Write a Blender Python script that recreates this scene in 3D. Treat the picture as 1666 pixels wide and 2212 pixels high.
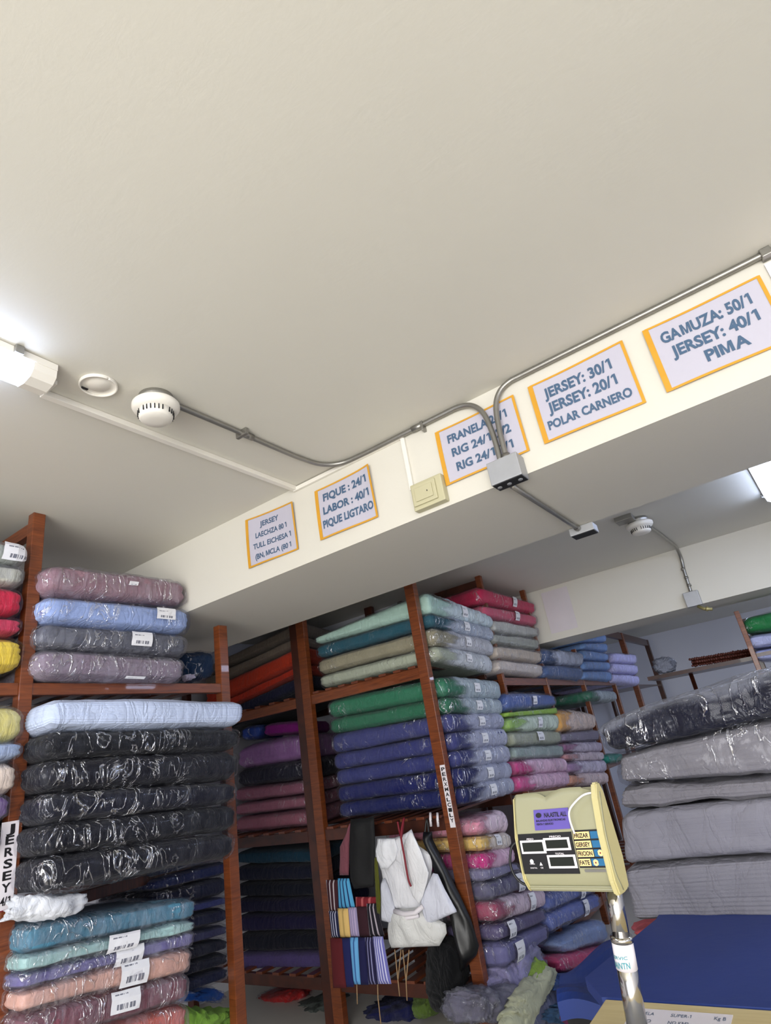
import bpy, bmesh, math, random
import numpy as np
from mathutils import Vector, Matrix

for _o in list(bpy.data.objects):
    bpy.data.objects.remove(_o)
SC = bpy.context.scene
COL = SC.collection

# ---------------------------------------------------------------- camera
CAM_ROWS = ((0.802792, 0.575819, -0.154784), (-0.342151, 0.232274, -0.910484), (-0.488322, 0.783889, 0.383484))
cd = bpy.data.cameras.new('camera'); cam = bpy.data.objects.new('camera', cd); COL.objects.link(cam)
_r, _d, _f = [Vector(v) for v in CAM_ROWS]           # right, down, forward in world axes
_m = Matrix((_r, -_d, -_f)).transposed().to_4x4()
_m.translation = (0, 0, 1.5)
cam.matrix_world = _m
cd.sensor_fit = 'VERTICAL'; cd.sensor_height = 36; cd.lens = 1260 / 2212 * 36
cd.clip_start = .05; cd.clip_end = 60
SC.camera = cam

# ---------------------------------------------------------------- world, light, exposure
SC.view_settings.view_transform = 'Standard'; SC.view_settings.look = 'None'
SC.view_settings.gamma = 1; SC.view_settings.use_curve_mapping = False
SC.view_settings.exposure = 0.86
w = bpy.data.worlds.new('daylight'); SC.world = w; w.use_nodes = True
w.node_tree.nodes['Background'].inputs[0].default_value = (.80, .87, 1, 1)
w.node_tree.nodes['Background'].inputs[1].default_value = 1.0

def area(name, loc, rot, sx, sy, power, col):
    l = bpy.data.lights.new(name, 'AREA'); l.shape = 'RECTANGLE'; l.size = sx; l.size_y = sy
    l.energy = power; l.color = col
    o = bpy.data.objects.new(name, l); COL.objects.link(o); o.location = loc; o.rotation_euler = rot
    return o
# daylight coming through the shop front behind the camera
area('shopfront_daylight', (.95, -3.75, 1.35), (math.radians(88), 0, 0), 4.3, 2.3, 172, (1, .975, .925))

# ---------------------------------------------------------------- helpers
def lin(c):
    o = []
    for v in c[:3]:
        v /= 255.
        o.append(v / 12.92 if v <= .04045 else ((v + .055) / 1.055) ** 2.4)
    return (*o, 1)
def tag(o, label=None, cat=None, group=None, kind=None):
    if label: o['label'] = label
    if cat: o['category'] = cat
    if group: o['group'] = group
    if kind: o['kind'] = kind
    return o
def thing(name, label, cat, loc=(0, 0, 0), group=None):
    o = bpy.data.objects.new(name, None); COL.objects.link(o); o.location = loc
    o.empty_display_size = .05
    return tag(o, label, cat, group)
def link(name, me, mat=None, parent=None, smooth=False):
    o = bpy.data.objects.new(name, me); COL.objects.link(o)
    if mat: me.materials.append(mat)
    if parent:
        o.parent = parent
        q = Vector(parent.location)
        if parent.parent: q = q + parent.parent.location
        o.location = -q
    if smooth:
        me.polygons.foreach_set('use_smooth', [True] * len(me.polygons))
    return o
def mesh(name, v, f, mat=None, parent=None, smooth=False):
    me = bpy.data.meshes.new(name); me.from_pydata([tuple(p) for p in v], [], f); me.update()
    return link(name, me, mat, parent, smooth)
def obj(name, bm, mat=None, parent=None, smooth=False):
    me = bpy.data.meshes.new(name)
    bmesh.ops.recalc_face_normals(bm, faces=bm.faces[:])
    bm.to_mesh(me); bm.free()
    return link(name, me, mat, parent, smooth)
def bx(bm, x0, x1, y0, y1, z0, z1, bev=0):
    vs = [bm.verts.new(p) for p in ((x0,y0,z0),(x1,y0,z0),(x1,y1,z0),(x0,y1,z0),(x0,y0,z1),(x1,y0,z1),(x1,y1,z1),(x0,y1,z1))]
    fs = [bm.faces.new([vs[i] for i in q]) for q in ((3,2,1,0),(4,5,6,7),(0,1,5,4),(1,2,6,5),(2,3,7,6),(3,0,4,7))]
    if bev:
        es = list({e for f in fs for e in f.edges})
        bmesh.ops.bevel(bm, geom=es, offset=bev, segments=2, affect='EDGES', profile=.6)
def box(name, x0, x1, y0, y1, z0, z1, mat, parent=None, bev=0, kind=None):
    bm = bmesh.new(); bx(bm, x0, x1, y0, y1, z0, z1, bev)
    o = obj(name, bm, mat, parent)
    if kind: o['kind'] = kind
    return o
def tube(bm, pts, r, n=10, caps=True):
    pts = [Vector(p) for p in pts]; rings = []
    up = None
    for i, p in enumerate(pts):
        t = (pts[min(i+1, len(pts)-1)] - pts[max(i-1, 0)]).normalized()
        if up is None:
            up = Vector((0,0,1)) if abs(t.z) < .9 else Vector((1,0,0))
        a = t.cross(up).normalized(); up = a.cross(t).normalized()
        rr = r[i] if isinstance(r, (list, tuple)) else r
        rings.append([bm.verts.new(p + rr * (math.cos(2*math.pi*k/n) * a + math.sin(2*math.pi*k/n) * up)) for k in range(n)])
    for A, B in zip(rings, rings[1:]):
        for k in range(n):
            bm.faces.new((A[k], A[(k+1) % n], B[(k+1) % n], B[k]))
    if caps:
        bm.faces.new(rings[0][::-1]); bm.faces.new(rings[-1])
def spline(pts, n=8):
    P = [Vector(p) for p in pts]; out = []
    for i in range(len(P)-1):
        p0, p1, p2, p3 = P[max(i-1,0)], P[i], P[i+1], P[min(i+2, len(P)-1)]
        for k in range(n):
            t = k / n
            out.append(.5*((2*p1) + (p2-p0)*t + (2*p0-5*p1+4*p2-p3)*t*t + (3*p1-p0-3*p2+p3)*t**3))
    return out + [P[-1]]
def pipe(name, pts, r, mat, parent=None, n=10):
    bm = bmesh.new(); tube(bm, pts, r, n); return obj(name, bm, mat, parent, True)
def lathe(bm, prof, c, axis='z', n=40):
    rings = []
    for r, h in prof:
        ring = []
        for k in range(n):
            a = 2*math.pi*k/n
            ring.append(bm.verts.new((c[0]+r*math.cos(a), c[1]+r*math.sin(a), c[2]+h)))
        rings.append(ring)
    for A, B in zip(rings, rings[1:]):
        for k in range(n):
            bm.faces.new((A[k], A[(k+1) % n], B[(k+1) % n], B[k]))
    bm.faces.new(rings[0][::-1]); bm.faces.new(rings[-1])

# ---------------------------------------------------------------- materials
def newmat(name):
    m = bpy.data.materials.new(name); m.use_nodes = True
    nt = m.node_tree; nt.nodes.clear()
    out = nt.nodes.new('ShaderNodeOutputMaterial')
    return m, nt, out
def N(nt, t, **kw):
    n = nt.nodes.new('ShaderNode' + t)
    for k, v in kw.items():
        if k.startswith('i_'):
            key = k[2:]; n.inputs[int(key) if key.isdigit() else key.replace('_', ' ')].default_value = v
        else: setattr(n, k, v)
    return n
def L(nt, a, b): nt.links.new(a, b)
def plain(name, c, rough=.6, metal=0, var=.06, nscale=8, bump=.05, bscale=60, spec=.5, coat=0):
    m, nt, out = newmat(name)
    b = N(nt, 'BsdfPrincipled', i_Roughness=rough, i_Metallic=metal)
    b.inputs['Specular IOR Level'].default_value = spec
    b.inputs['Coat Weight'].default_value = coat; b.inputs['Coat Roughness'].default_value = .15
    tc = N(nt, 'TexCoord')
    no = N(nt, 'TexNoise', i_Scale=nscale, i_Detail=4.0); L(nt, tc.outputs['Object'], no.inputs['Vector'])
    mx = N(nt, 'MixRGB'); cl = lin(c)
    mx.inputs[1].default_value = tuple(min(1, v*(1-var)) for v in cl[:3]) + (1,)
    mx.inputs[2].default_value = tuple(min(1, v*(1+var)) for v in cl[:3]) + (1,)
    L(nt, no.outputs['Fac'], mx.inputs[0]); L(nt, mx.outputs[0], b.inputs['Base Color'])
    if bump:
        n2 = N(nt, 'TexNoise', i_Scale=bscale, i_Detail=3.0); L(nt, tc.outputs['Object'], n2.inputs['Vector'])
        bp = N(nt, 'Bump', i_Strength=bump, i_Distance=.004); L(nt, n2.outputs['Fac'], bp.inputs['Height'])
        L(nt, bp.outputs['Normal'], b.inputs['Normal'])
    L(nt, b.outputs[0], out.inputs[0])
    return m
def plaster(name, c, c2, bump=.25):
    m, nt, out = newmat(name)
    b = N(nt, 'BsdfPrincipled', i_Roughness=.62)
    b.inputs['Specular IOR Level'].default_value = .25
    tc = N(nt, 'TexCoord')
    n1 = N(nt, 'TexNoise', i_Scale=1.3, i_Detail=5.0); L(nt, tc.outputs['Object'], n1.inputs['Vector'])
    mx = N(nt, 'MixRGB'); mx.inputs[1].default_value = lin(c); mx.inputs[2].default_value = lin(c2)
    L(nt, n1.outputs['Fac'], mx.inputs[0]); L(nt, mx.outputs[0], b.inputs['Base Color'])
    mp = N(nt, 'Mapping'); mp.inputs['Scale'].default_value = (3, 8, 4); L(nt, tc.outputs['Object'], mp.inputs['Vector'])
    n2 = N(nt, 'TexNoise', i_Scale=5.0, i_Detail=8.0, i_Roughness=.65, i_Distortion=.6); L(nt, mp.outputs[0], n2.inputs['Vector'])
    n3 = N(nt, 'TexNoise', i_Scale=90.0, i_Detail=3.0); L(nt, tc.outputs['Object'], n3.inputs['Vector'])
    ad = N(nt, 'MixRGB', i_Fac=.25) if False else N(nt, 'MixRGB'); ad.inputs[0].default_value = .25
    L(nt, n2.outputs['Fac'], ad.inputs[1]); L(nt, n3.outputs['Fac'], ad.inputs[2])
    bp = N(nt, 'Bump', i_Strength=bump, i_Distance=.008); L(nt, ad.outputs[0], bp.inputs['Height'])
    L(nt, bp.outputs['Normal'], b.inputs['Normal']); L(nt, b.outputs[0], out.inputs[0])
    return m
def wood(name, c1, c2, scale=(1, 1, 14), rough=.38):
    m, nt, out = newmat(name)
    b = N(nt, 'BsdfPrincipled', i_Roughness=rough); b.inputs['Coat Weight'].default_value = .25
    tc = N(nt, 'TexCoord'); mp = N(nt, 'Mapping'); mp.inputs['Scale'].default_value = scale
    L(nt, tc.outputs['Object'], mp.inputs['Vector'])
    n1 = N(nt, 'TexNoise', i_Scale=6.0, i_Detail=6.0, i_Distortion=1.2); L(nt, mp.outputs[0], n1.inputs['Vector'])
    cr = N(nt, 'ValToRGB'); cr.color_ramp.elements[0].position = .3; cr.color_ramp.elements[1].position = .72
    cr.color_ramp.elements[0].color = lin(c1); cr.color_ramp.elements[1].color = lin(c2)
    L(nt, n1.outputs['Fac'], cr.inputs[0]); L(nt, cr.outputs[0], b.inputs['Base Color'])
    bp = N(nt, 'Bump', i_Strength=.15, i_Distance=.002); L(nt, n1.outputs['Fac'], bp.inputs['Height'])
    L(nt, bp.outputs['Normal'], b.inputs['Normal']); L(nt, b.outputs[0], out.inputs[0])
    return m
def emit(name, c, s):
    m, nt, out = newmat(name)
    e = N(nt, 'Emission'); e.inputs[0].default_value = (*c, 1); e.inputs[1].default_value = s
    L(nt, e.outputs[0], out.inputs[0]); return m
def fabric_mat():
    m, nt, out = newmat('fabric_cloth')
    b = N(nt, 'BsdfPrincipled', i_Roughness=.85); b.inputs['Specular IOR Level'].default_value = .2
    b.inputs['Sheen Weight'].default_value = .08
    oi = N(nt, 'ObjectInfo'); tc = N(nt, 'TexCoord'); uv = N(nt, 'UVMap')
    n1 = N(nt, 'TexNoise', i_Scale=7.0, i_Detail=5.0); L(nt, tc.outputs['Object'], n1.inputs['Vector'])
    mr = N(nt, 'MapRange'); mr.inputs['To Min'].default_value = .78; mr.inputs['To Max'].default_value = 1.18
    L(nt, n1.outputs['Fac'], mr.inputs['Value'])
    vm = N(nt, 'VectorMath', operation='SCALE'); L(nt, oi.outputs['Color'], vm.inputs[0]); L(nt, mr.outputs[0], vm.inputs['Scale'])
    L(nt, vm.outputs[0], b.inputs['Base Color'])
    mp = N(nt, 'Mapping'); mp.inputs['Scale'].default_value = (2.2, 90, 1); L(nt, uv.outputs[0], mp.inputs['Vector'])
    n2 = N(nt, 'TexNoise', i_Scale=1.0, i_Detail=3.0, i_Distortion=.5); L(nt, mp.outputs[0], n2.inputs['Vector'])
    n3 = N(nt, 'TexNoise', i_Scale=420.0, i_Detail=2.0); L(nt, tc.outputs['Object'], n3.inputs['Vector'])
    b1 = N(nt, 'Bump', i_Strength=.45, i_Distance=.006); L(nt, n2.outputs['Fac'], b1.inputs['Height'])
    b2 = N(nt, 'Bump', i_Strength=.35, i_Distance=.002); L(nt, n3.outputs['Fac'], b2.inputs['Height']); L(nt, b1.outputs[0], b2.inputs['Normal'])
    # slanting drag creases in the cloth
    mc = N(nt, 'Mapping'); mc.inputs['Scale'].default_value = (1.6, 1.6, .6); mc.inputs['Rotation'].default_value = (.6, .7, .2); L(nt, tc.outputs['Object'], mc.inputs['Vector'])
    n4 = N(nt, 'TexNoise', i_Scale=9.0, i_Detail=4.0, i_Distortion=1.0); L(nt, mc.outputs[0], n4.inputs['Vector'])
    q1 = N(nt, 'Math', operation='SUBTRACT'); q1.inputs[1].default_value = .5; L(nt, n4.outputs['Fac'], q1.inputs[0])
    q2 = N(nt, 'Math', operation='ABSOLUTE'); L(nt, q1.outputs[0], q2.inputs[0])
    q3 = N(nt, 'Math', operation='POWER'); q3.inputs[1].default_value = .6; L(nt, q2.outputs[0], q3.inputs[0])
    b3 = N(nt, 'Bump', i_Strength=.5, i_Distance=.022); L(nt, q3.outputs[0], b3.inputs['Height']); L(nt, b2.outputs[0], b3.inputs['Normal'])
    L(nt, b3.outputs[0], b.inputs['Normal']); L(nt, b.outputs[0], out.inputs[0])
    return m
def plastic_mat(name, h0, h1, tint, milk=.45):
    """thin polythene film: see-through, creased, glossy along the creases, milky with white sheen painted in (attribute 'milk')"""
    m, nt, out = newmat(name)
    tc = N(nt, 'TexCoord'); oi = N(nt, 'ObjectInfo')
    rn = N(nt, 'Math', operation='MULTIPLY'); rn.inputs[1].default_value = 20; L(nt, oi.outputs['Random'], rn.inputs[0])
    ofs = N(nt, 'CombineXYZ'); [L(nt, rn.outputs[0], ofs.inputs[k]) for k in range(3)]
    mp = N(nt, 'Mapping'); mp.inputs['Scale'].default_value = (1.5, 1.5, .62); mp.inputs['Rotation'].default_value = (.75, .6, .3)
    L(nt, tc.outputs['Object'], mp.inputs['Vector']); L(nt, ofs.outputs[0], mp.inputs['Location'])
    def ridge(scale, det, dist, width):
        n = N(nt, 'TexNoise', i_Scale=scale, i_Detail=det, i_Roughness=.55, i_Distortion=dist); L(nt, mp.outputs[0], n.inputs['Vector'])
        a = N(nt, 'Math', operation='SUBTRACT'); a.inputs[1].default_value = .5; L(nt, n.outputs['Fac'], a.inputs[0])
        ab = N(nt, 'Math', operation='ABSOLUTE'); L(nt, a.outputs[0], ab.inputs[0])
        r = N(nt, 'MapRange', interpolation_type='SMOOTHSTEP'); r.inputs['From Min'].default_value = 0; r.inputs['From Max'].default_value = width
        r.inputs['To Min'].default_value = 1; r.inputs['To Max'].default_value = 0; L(nt, ab.outputs[0], r.inputs['Value']); return r.outputs[0], n.outputs['Fac']
    r1, n1 = ridge(7.0, 3.0, 1.4, .035); r2, n2 = ridge(17.0, 2.0, .8, .05)
    hs = N(nt, 'Math', operation='MULTIPLY_ADD'); hs.inputs[1].default_value = .5; L(nt, r2, hs.inputs[0]); L(nt, r1, hs.inputs[2])
    bp = N(nt, 'Bump', i_Strength=.9, i_Distance=.004); L(nt, hs.outputs[0], bp.inputs['Height'])
    # milky haze, plus white sheen painted in as diffuse colour
    at = N(nt, 'Attribute', attribute_name='milk')
    hz = N(nt, 'MapRange'); hz.inputs['From Min'].default_value = .36; hz.inputs['From Max'].default_value = .66
    hz.inputs['To Min'].default_value = h0; hz.inputs['To Max'].default_value = h1; L(nt, n2, hz.inputs['Value'])
    mk = N(nt, 'Math', operation='MULTIPLY_ADD'); mk.inputs[1].default_value = .55; mk.inputs[2].default_value = milk; L(nt, n1, mk.inputs[0])
    mm = N(nt, 'Math', operation='MULTIPLY'); L(nt, mk.outputs[0], mm.inputs[0]); L(nt, at.outputs['Fac'], mm.inputs[1])
    hh = N(nt, 'Math', operation='ADD'); hh.use_clamp = True; L(nt, mm.outputs[0], hh.inputs[0]); L(nt, hz.outputs[0], hh.inputs[1])
    tr = N(nt, 'BsdfTransparent'); tr.inputs[0].default_value = (.98, .98, .99, 1)
    tm = N(nt, 'MixRGB'); tm.inputs[0].default_value = .42; tm.inputs[1].default_value = (*tint, 1); L(nt, oi.outputs['Color'], tm.inputs[2])
    df = N(nt, 'BsdfDiffuse'); L(nt, tm.outputs[0], df.inputs['Color']); L(nt, bp.outputs[0], df.inputs['Normal'])
    m1 = N(nt, 'MixShader'); L(nt, hh.outputs[0], m1.inputs[0]); L(nt, tr.outputs[0], m1.inputs[1]); L(nt, df.outputs[0], m1.inputs[2])
    gl = N(nt, 'BsdfGlossy', i_Roughness=.12); gl.inputs[0].default_value = (.95, .96, 1, 1); L(nt, bp.outputs[0], gl.inputs['Normal'])
    fr = N(nt, 'Fresnel', i_IOR=1.45)
    fs = N(nt, 'Math', operation='MULTIPLY'); fs.inputs[1].default_value = .35; L(nt, fr.outputs[0], fs.inputs[0])
    # creases catch the light
    pn = N(nt, 'TexNoise', i_Scale=3.2, i_Detail=1.0); L(nt, tc.outputs['Object'], pn.inputs['Vector'])
    pm_ = N(nt, 'MapRange', interpolation_type='SMOOTHSTEP'); pm_.inputs['From Min'].default_value = .45; pm_.inputs['From Max'].default_value = .60; L(nt, pn.outputs['Fac'], pm_.inputs['Value'])
    mx_ = N(nt, 'Math', operation='MAXIMUM'); L(nt, pm_.outputs[0], mx_.inputs[0]); L(nt, at.outputs['Fac'], mx_.inputs[1])
    c1 = N(nt, 'Math', operation='MULTIPLY'); L(nt, r1, c1.inputs[0]); L(nt, mx_.outputs[0], c1.inputs[1])
    c2 = N(nt, 'Math', operation='MULTIPLY_ADD'); c2.inputs[1].default_value = .42; L(nt, c1.outputs[0], c2.inputs[0]); L(nt, fs.outputs[0], c2.inputs[2])
    fq = N(nt, 'Math', operation='MINIMUM'); fq.inputs[1].default_value = .6; L(nt, c2.outputs[0], fq.inputs[0])
    m2 = N(nt, 'MixShader'); L(nt, fq.outputs[0], m2.inputs[0]); L(nt, m1.outputs[0], m2.inputs[1]); L(nt, gl.outputs[0], m2.inputs[2])
    L(nt, m2.outputs[0], out.inputs[0])
    return m
def paper_label_mat():
    m, nt, out = newmat('printed_label')
    b = N(nt, 'BsdfPrincipled', i_Roughness=.5); uv = N(nt, 'UVMap'); sp = N(nt, 'SeparateXYZ'); L(nt, uv.outputs[0], sp.inputs[0])
    def band(sock, lo, hi):
        g = N(nt, 'Math', operation='GREATER_THAN'); g.inputs[1].default_value = lo; L(nt, sock, g.inputs[0])
        l = N(nt, 'Math', operation='LESS_THAN'); l.inputs[1].default_value = hi; L(nt, sock, l.inputs[0])
        mu = N(nt, 'Math', operation='MULTIPLY'); L(nt, g.outputs[0], mu.inputs[0]); L(nt, l.outputs[0], mu.inputs[1]); return mu.outputs[0]
    def mul(a, c):
        mu = N(nt, 'Math', operation='MULTIPLY'); L(nt, a, mu.inputs[0]); L(nt, c, mu.inputs[1]); return mu.outputs[0]
    bars = N(nt, 'TexWhiteNoise', noise_dimensions='1D'); fl = N(nt, 'Math', operation='MULTIPLY'); fl.inputs[1].default_value = 46; L(nt, sp.outputs[0], fl.inputs[0])
    f2 = N(nt, 'Math', operation='FLOOR'); L(nt, fl.outputs[0], f2.inputs[0]); L(nt, f2.outputs[0], bars.inputs['W'])
    gt = N(nt, 'Math', operation='GREATER_THAN'); gt.inputs[1].default_value = .35; L(nt, bars.outputs['Value'], gt.inputs[0])
    code = mul(mul(gt.outputs[0], band(sp.outputs[1], .12, .32)), band(sp.outputs[0], .2, .9))
    txt = mul(mul(gt.outputs[0], band(sp.outputs[1], .66, .72)), band(sp.outputs[0], .12, .6))
    ad = N(nt, 'Math', operation='ADD'); ad.use_clamp = True; L(nt, code, ad.inputs[0]); L(nt, txt, ad.inputs[1])
    mx = N(nt, 'MixRGB'); mx.inputs[1].default_value = lin((226, 226, 230)); mx.inputs[2].default_value = lin((112, 114, 126))
    L(nt, ad.outputs[0], mx.inputs[0]); L(nt, mx.outputs[0], b.inputs['Base Color']); L(nt, b.outputs[0], out.inputs[0])
    return m

M = dict(
 ceil=plaster('ceiling_plaster', (213, 210, 199), (206, 203, 192), .07),
 beam=plaster('beam_plaster', (212, 208, 196), (205, 201, 189), .1),
 wall=plaster('wall_plaster', (218, 219, 226), (210, 211, 219), .1),
 floor=plain('floor_tile', (204, 199, 190), .4),
 wood=wood('mahogany_varnish', (92, 44, 20), (130, 68, 32)),
 wood2=wood('dark_mahogany', (48, 22, 14), (78, 36, 20), (1, 14, 1)),
 slat=wood('slat_wood', (88, 42, 24), (116, 62, 38), (14, 1, 1)),
 cream=wood('cream_counter_wood', (204, 184, 130), (216, 198, 146), (1, 10, 1), .5),
 steel=plain('galvanised_steel', (150, 148, 142), .38, .85, .12, 20, .1, 80),
 steelbox=plain('galvanised_box_steel', (165, 166, 168), .5, .45, .12, 14, .1, 50),
 dark=plain('dark_recess', (22, 22, 24), .7),
 white=plain('white_plastic', (228, 224, 214), .4, 0, .02),
 offwhite=plain('aged_switch_plastic', (186, 180, 146), .42, 0, .03),
 chrome=plain('chrome_tube', (200, 196, 190), .12, 1, .02, 3, 0),
 black=plain('black_plastic', (10, 9, 14), .5),
 blackcloth=plain('black_cloth', (7, 7, 9), .8, 0, .2, 10, .5, 40),
 beige=plain('scale_casing', (148, 146, 117), .42, 0, .02, 4, .05, 200),
 beige2=plain('scale_cheek', (184, 174, 124), .4, 0, .02, 4, .05, 200),
 paper=plain('sign_paper', (184, 181, 193), .6, 0, .02, 5, .1, 30),
 tape=plain('orange_tape', (206, 150, 44), .35, 0, .12, 12, .2, 50),
 ink=plain('blue_grey_ink', (66, 92, 120), .6, 0, .1, 20, 0),
 blackink=plain('black_ink', (18, 16, 20), .6, 0, .05, 20, 0),
 whitepaper=plain('white_paper', (228, 222, 226), .6, 0, .02),
 lcd=plain('lcd_glass', (26, 30, 25), .3, 0, .05, 10, 0),
 purple=plain('purple_sticker', (92, 78, 156), .4, 0, .12, 18, 0),
 keyblue=plain('key_blue', (30, 96, 138), .45, 0, .15, 40, 0),
 keycream=plain('key_cream', (232, 200, 138), .45, 0, .05, 40, 0),
 blue=plain('blue_vinyl', (34, 56, 124), .5, 0, .12, 3, .2, 25),
 red=plain('red_cord', (120, 18, 34), .6),
 string=plain('tan_string', (160, 130, 96), .8),
 tube=emit('fluorescent_diffuser', (.60, .71, 1), 14.0),
 fab=fabric_mat(),
 clear=plastic_mat('clear_film', .0, .03, (.76, .8, .97)),
 cloudy=plastic_mat('cloudy_film', .03, .20, (.80, .82, .93)),
 label=paper_label_mat(),
)
M['tapefaint'] = plain('faded_tape_paper', (206, 198, 200), .6)

# ---------------------------------------------------------------- structure
box('floor', -4.6, 3.2, -4.2, 11.7, -.1, 0, M['floor'], kind='structure')
box('ceiling', -4.6, 3.2, -4.2, 11.7, 2.8, 2.95, M['ceil'], kind='structure')
box('wall_left', -4.75, -4.6, -4.2, 11.7, 0, 2.8, M['wall'], kind='structure')
box('wall_right', 3.2, 3.35, -4.2, 11.7, 0, 2.8, M['wall'], kind='structure')
box('wall_far', -4.6, 3.2, 11.7, 11.85, 0, 2.8, M['wall'], kind='structure')
box('wall_inner', -4.6, -2.95, 4.56, 11.7, 0, 2.8, M['wall'], kind='structure')
# shop front behind the camera: side panels and lintel round an open front
bm = bmesh.new()
bx(bm, -4.6, -2.4, -4.2, -4.0, 0, 2.8); bx(bm, -2.4, 3.2, -4.2, -4.0, 2.55, 2.8)
o = obj('wall_back', bm, M['wall']); o['kind'] = 'structure'
box('trim_1', -4.6, 3.2, 2.0, 2.83, 2.392, 2.8, M['beam'], kind='structure')
box('trim_2', -3.0, 3.2, 5.69, 6.2, 2.285, 2.8, M['beam'], kind='structure')

# ---------------------------------------------------------------- racks
def post(t, x0, x1, y0, y1, z0, z1, mat=None, name='post'):
    return box(name, x0, x1, y0, y1, z0, z1, mat or M['wood'], t, bev=.004)
def slats(t, along, x0, x1, y0, y1, z, n, wd=.06):
    """board made of loose slats; along='x' means each slat runs in x"""
    for k in range(n):
        f = (k + .5) / n
        if along == 'x':
            yc = y0 + (y1-y0)*f; box('slat', x0, x1, yc-wd/2, yc+wd/2, z-.016, z, M['slat'], t, bev=.002)
        else:
            xc = x0 + (x1-x0)*f; box('slat', xc-wd/2, xc+wd/2, y0, y1, z-.016, z, M['slat'], t, bev=.002)
rA = thing('shelving_rack', 'mahogany timber shelving rack along the left wall holding black and pastel bundles', 'shelf', (-3.05, 1.2, 0))
post(rA, -2.70, -2.65, 1.19, 1.245, 0, 2.8); post(rA, -2.70, -2.65, 2.245, 2.305, 0, 2.35)
post(rA, -3.45, -3.40, 1.19, 1.245, 0, 2.8, M['wood2']); post(rA, -3.45, -3.40, 2.245, 2.305, 0, 2.35, M['wood2'])
post(rA, -2.70, -2.65, .05, .105, 0, 2.8); post(rA, -3.45, -3.40, .05, .105, 0, 2.8, M['wood2'])
for z in (2.02, 1.165, .33):
    zz = z - .016
    for ya, yb in ((.105, 1.19), (1.245, 2.245)):
        mid_ = 1 < z < 2
        box('rail', -2.695 - .3*mid_, -2.655 - .3*mid_, ya, yb, z-.05, z, M['wood2'] if mid_ else M['wood'], rA, bev=.003)  # middle rail in darker wood, standing in for shade under the overhang
        box('rail', -3.445, -3.405, ya, yb, zz-.045, zz, M['wood2'], rA, bev=.003)
        slats(rA, 'x', -3.445, -2.75 - .25*mid_, ya, yb, z, 8)
box('rail', -3.40, -2.70, 1.195, 1.235, 2.70, 2.76, M['wood'], rA, bev=.003)
rB = thing('shelving_rack', 'dark mahogany rack across the back with green, blue and orange bundles', 'shelf', (-3.0, 3.5, 0))
post(rB, -2.065, -1.99, 3.385, 3.44, 0, 2.8); post(rB, -3.13, -3.05, 3.41, 3.46, 0, 2.8); post(rB, -3.21, -3.135, 3.42, 3.47, 0, 2.8, M['wood2'])
post(rB, -4.56, -4.49, 3.41, 3.46, 0, 2.8, M['wood2']); post(rB, -3.13, -3.05, 4.36, 4.41, 0, 2.8, M['wood2'])
for z in (2.03, 1.13, .285):
    zz = z - .016
    for xa, xb in ((-4.49, -3.21), (-3.05, -2.065)):
        box('rail', xa, xb, 3.42, 3.455, zz-.07, zz, M['wood'] if z > 1.5 else M['wood2'], rB, bev=.003)
        box('rail', xa, xb, 4.37, 4.40, zz-.07, zz, M['wood2'], rB, bev=.003)
        slats(rB, 'y', xa, xb, 3.405, 4.40, z, 8)
rC = thing('shelving_rack', 'long mahogany rack receding on the right of the corner post, full of wrapped bundles', 'shelf', (-2.4, 5.5, 0))
for y, zt in ((4.53, 2.8), (5.50, 2.8), (6.62, 2.27), (7.86, 2.27)):
    yy = y if y != 6.62 else 6.62
    post(rC, -2.03, -1.98, yy-.02, yy+.02, 0, zt); post(rC, -2.85, -2.80, yy-.02, yy+.02, 0, zt, M['wood2'])
for z in (1.94, 1.10, .2):
    ys = (4.41 if z > 5 else 4.55, 5.48), (5.52, 6.60), (6.64, 7.84)
    for ya, yb in ys:
        zz = z - .016
        box('rail', -2.02, -1.985, ya, yb, z-.06, z, M['wood'], rC, bev=.003)
        box('rail', -2.845, -2.805, ya, yb, zz-.05, zz, M['wood2'], rC, bev=.003)
        slats(rC, 'x', -2.845, -2.022, ya, yb, z, 7)
box('rail', -2.80, -2.03, 4.515, 4.545, 2.70, 2.77, M['wood2'], rC, bev=.003)
box('dark_backing', -2.88, -2.865, 4.56, 9.0, 0, 2.25, M['wood2'], rC)  # dark panel added so the bays behind the bundles stay black
rD = thing('shelving_rack', 'empty brown timber frame beyond the lilac white stack in front of the far wall', 'shelf', (-2.4, 9.9, 0))
for y, m_ in ((9.03, 'wood'), (10.7, 'wood2')):
    post(rD, -2.05, -1.98, y-.04, y+.04, 0, 2.62, M[m_])
    post(rD, -2.85, -2.80, y-.04, y+.04, 0, 2.62, M['wood2'])
box('rail', -2.04, -1.99, 8.1, 10.66, 2.52, 2.62, M['wood2'], rD, bev=.004)
box('rail', -2.84, -2.81, 8.1, 10.66, 1.9, 1.97, M['wood2'], rD, bev=.004)
box('shelf_board', -2.80, -2.05, 8.1, 10.66, 1.88, 1.90, M['wood2'], rD)
rE = thing('shelving_rack', 'far right rack with a reddish post and green wrapped bundle', 'shelf', (.2, 6.3, 0))
post(rE, -.345, -.305, 5.95, 5.99, 0, 2.19); post(rE, 1.2, 1.24, 5.95, 5.99, 0, 2.19)
post(rE, -.345, -.305, 6.7, 6.74, 0, 2.19, M['wood2']); post(rE, 1.2, 1.24, 6.7, 6.74, 0, 2.19, M['wood2'])
for z in (1.82, 1.0, .2):
    box('shelf_board', -.345, 1.24, 5.99, 6.7, z-.03, z, M['wood2'], rE)

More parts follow.
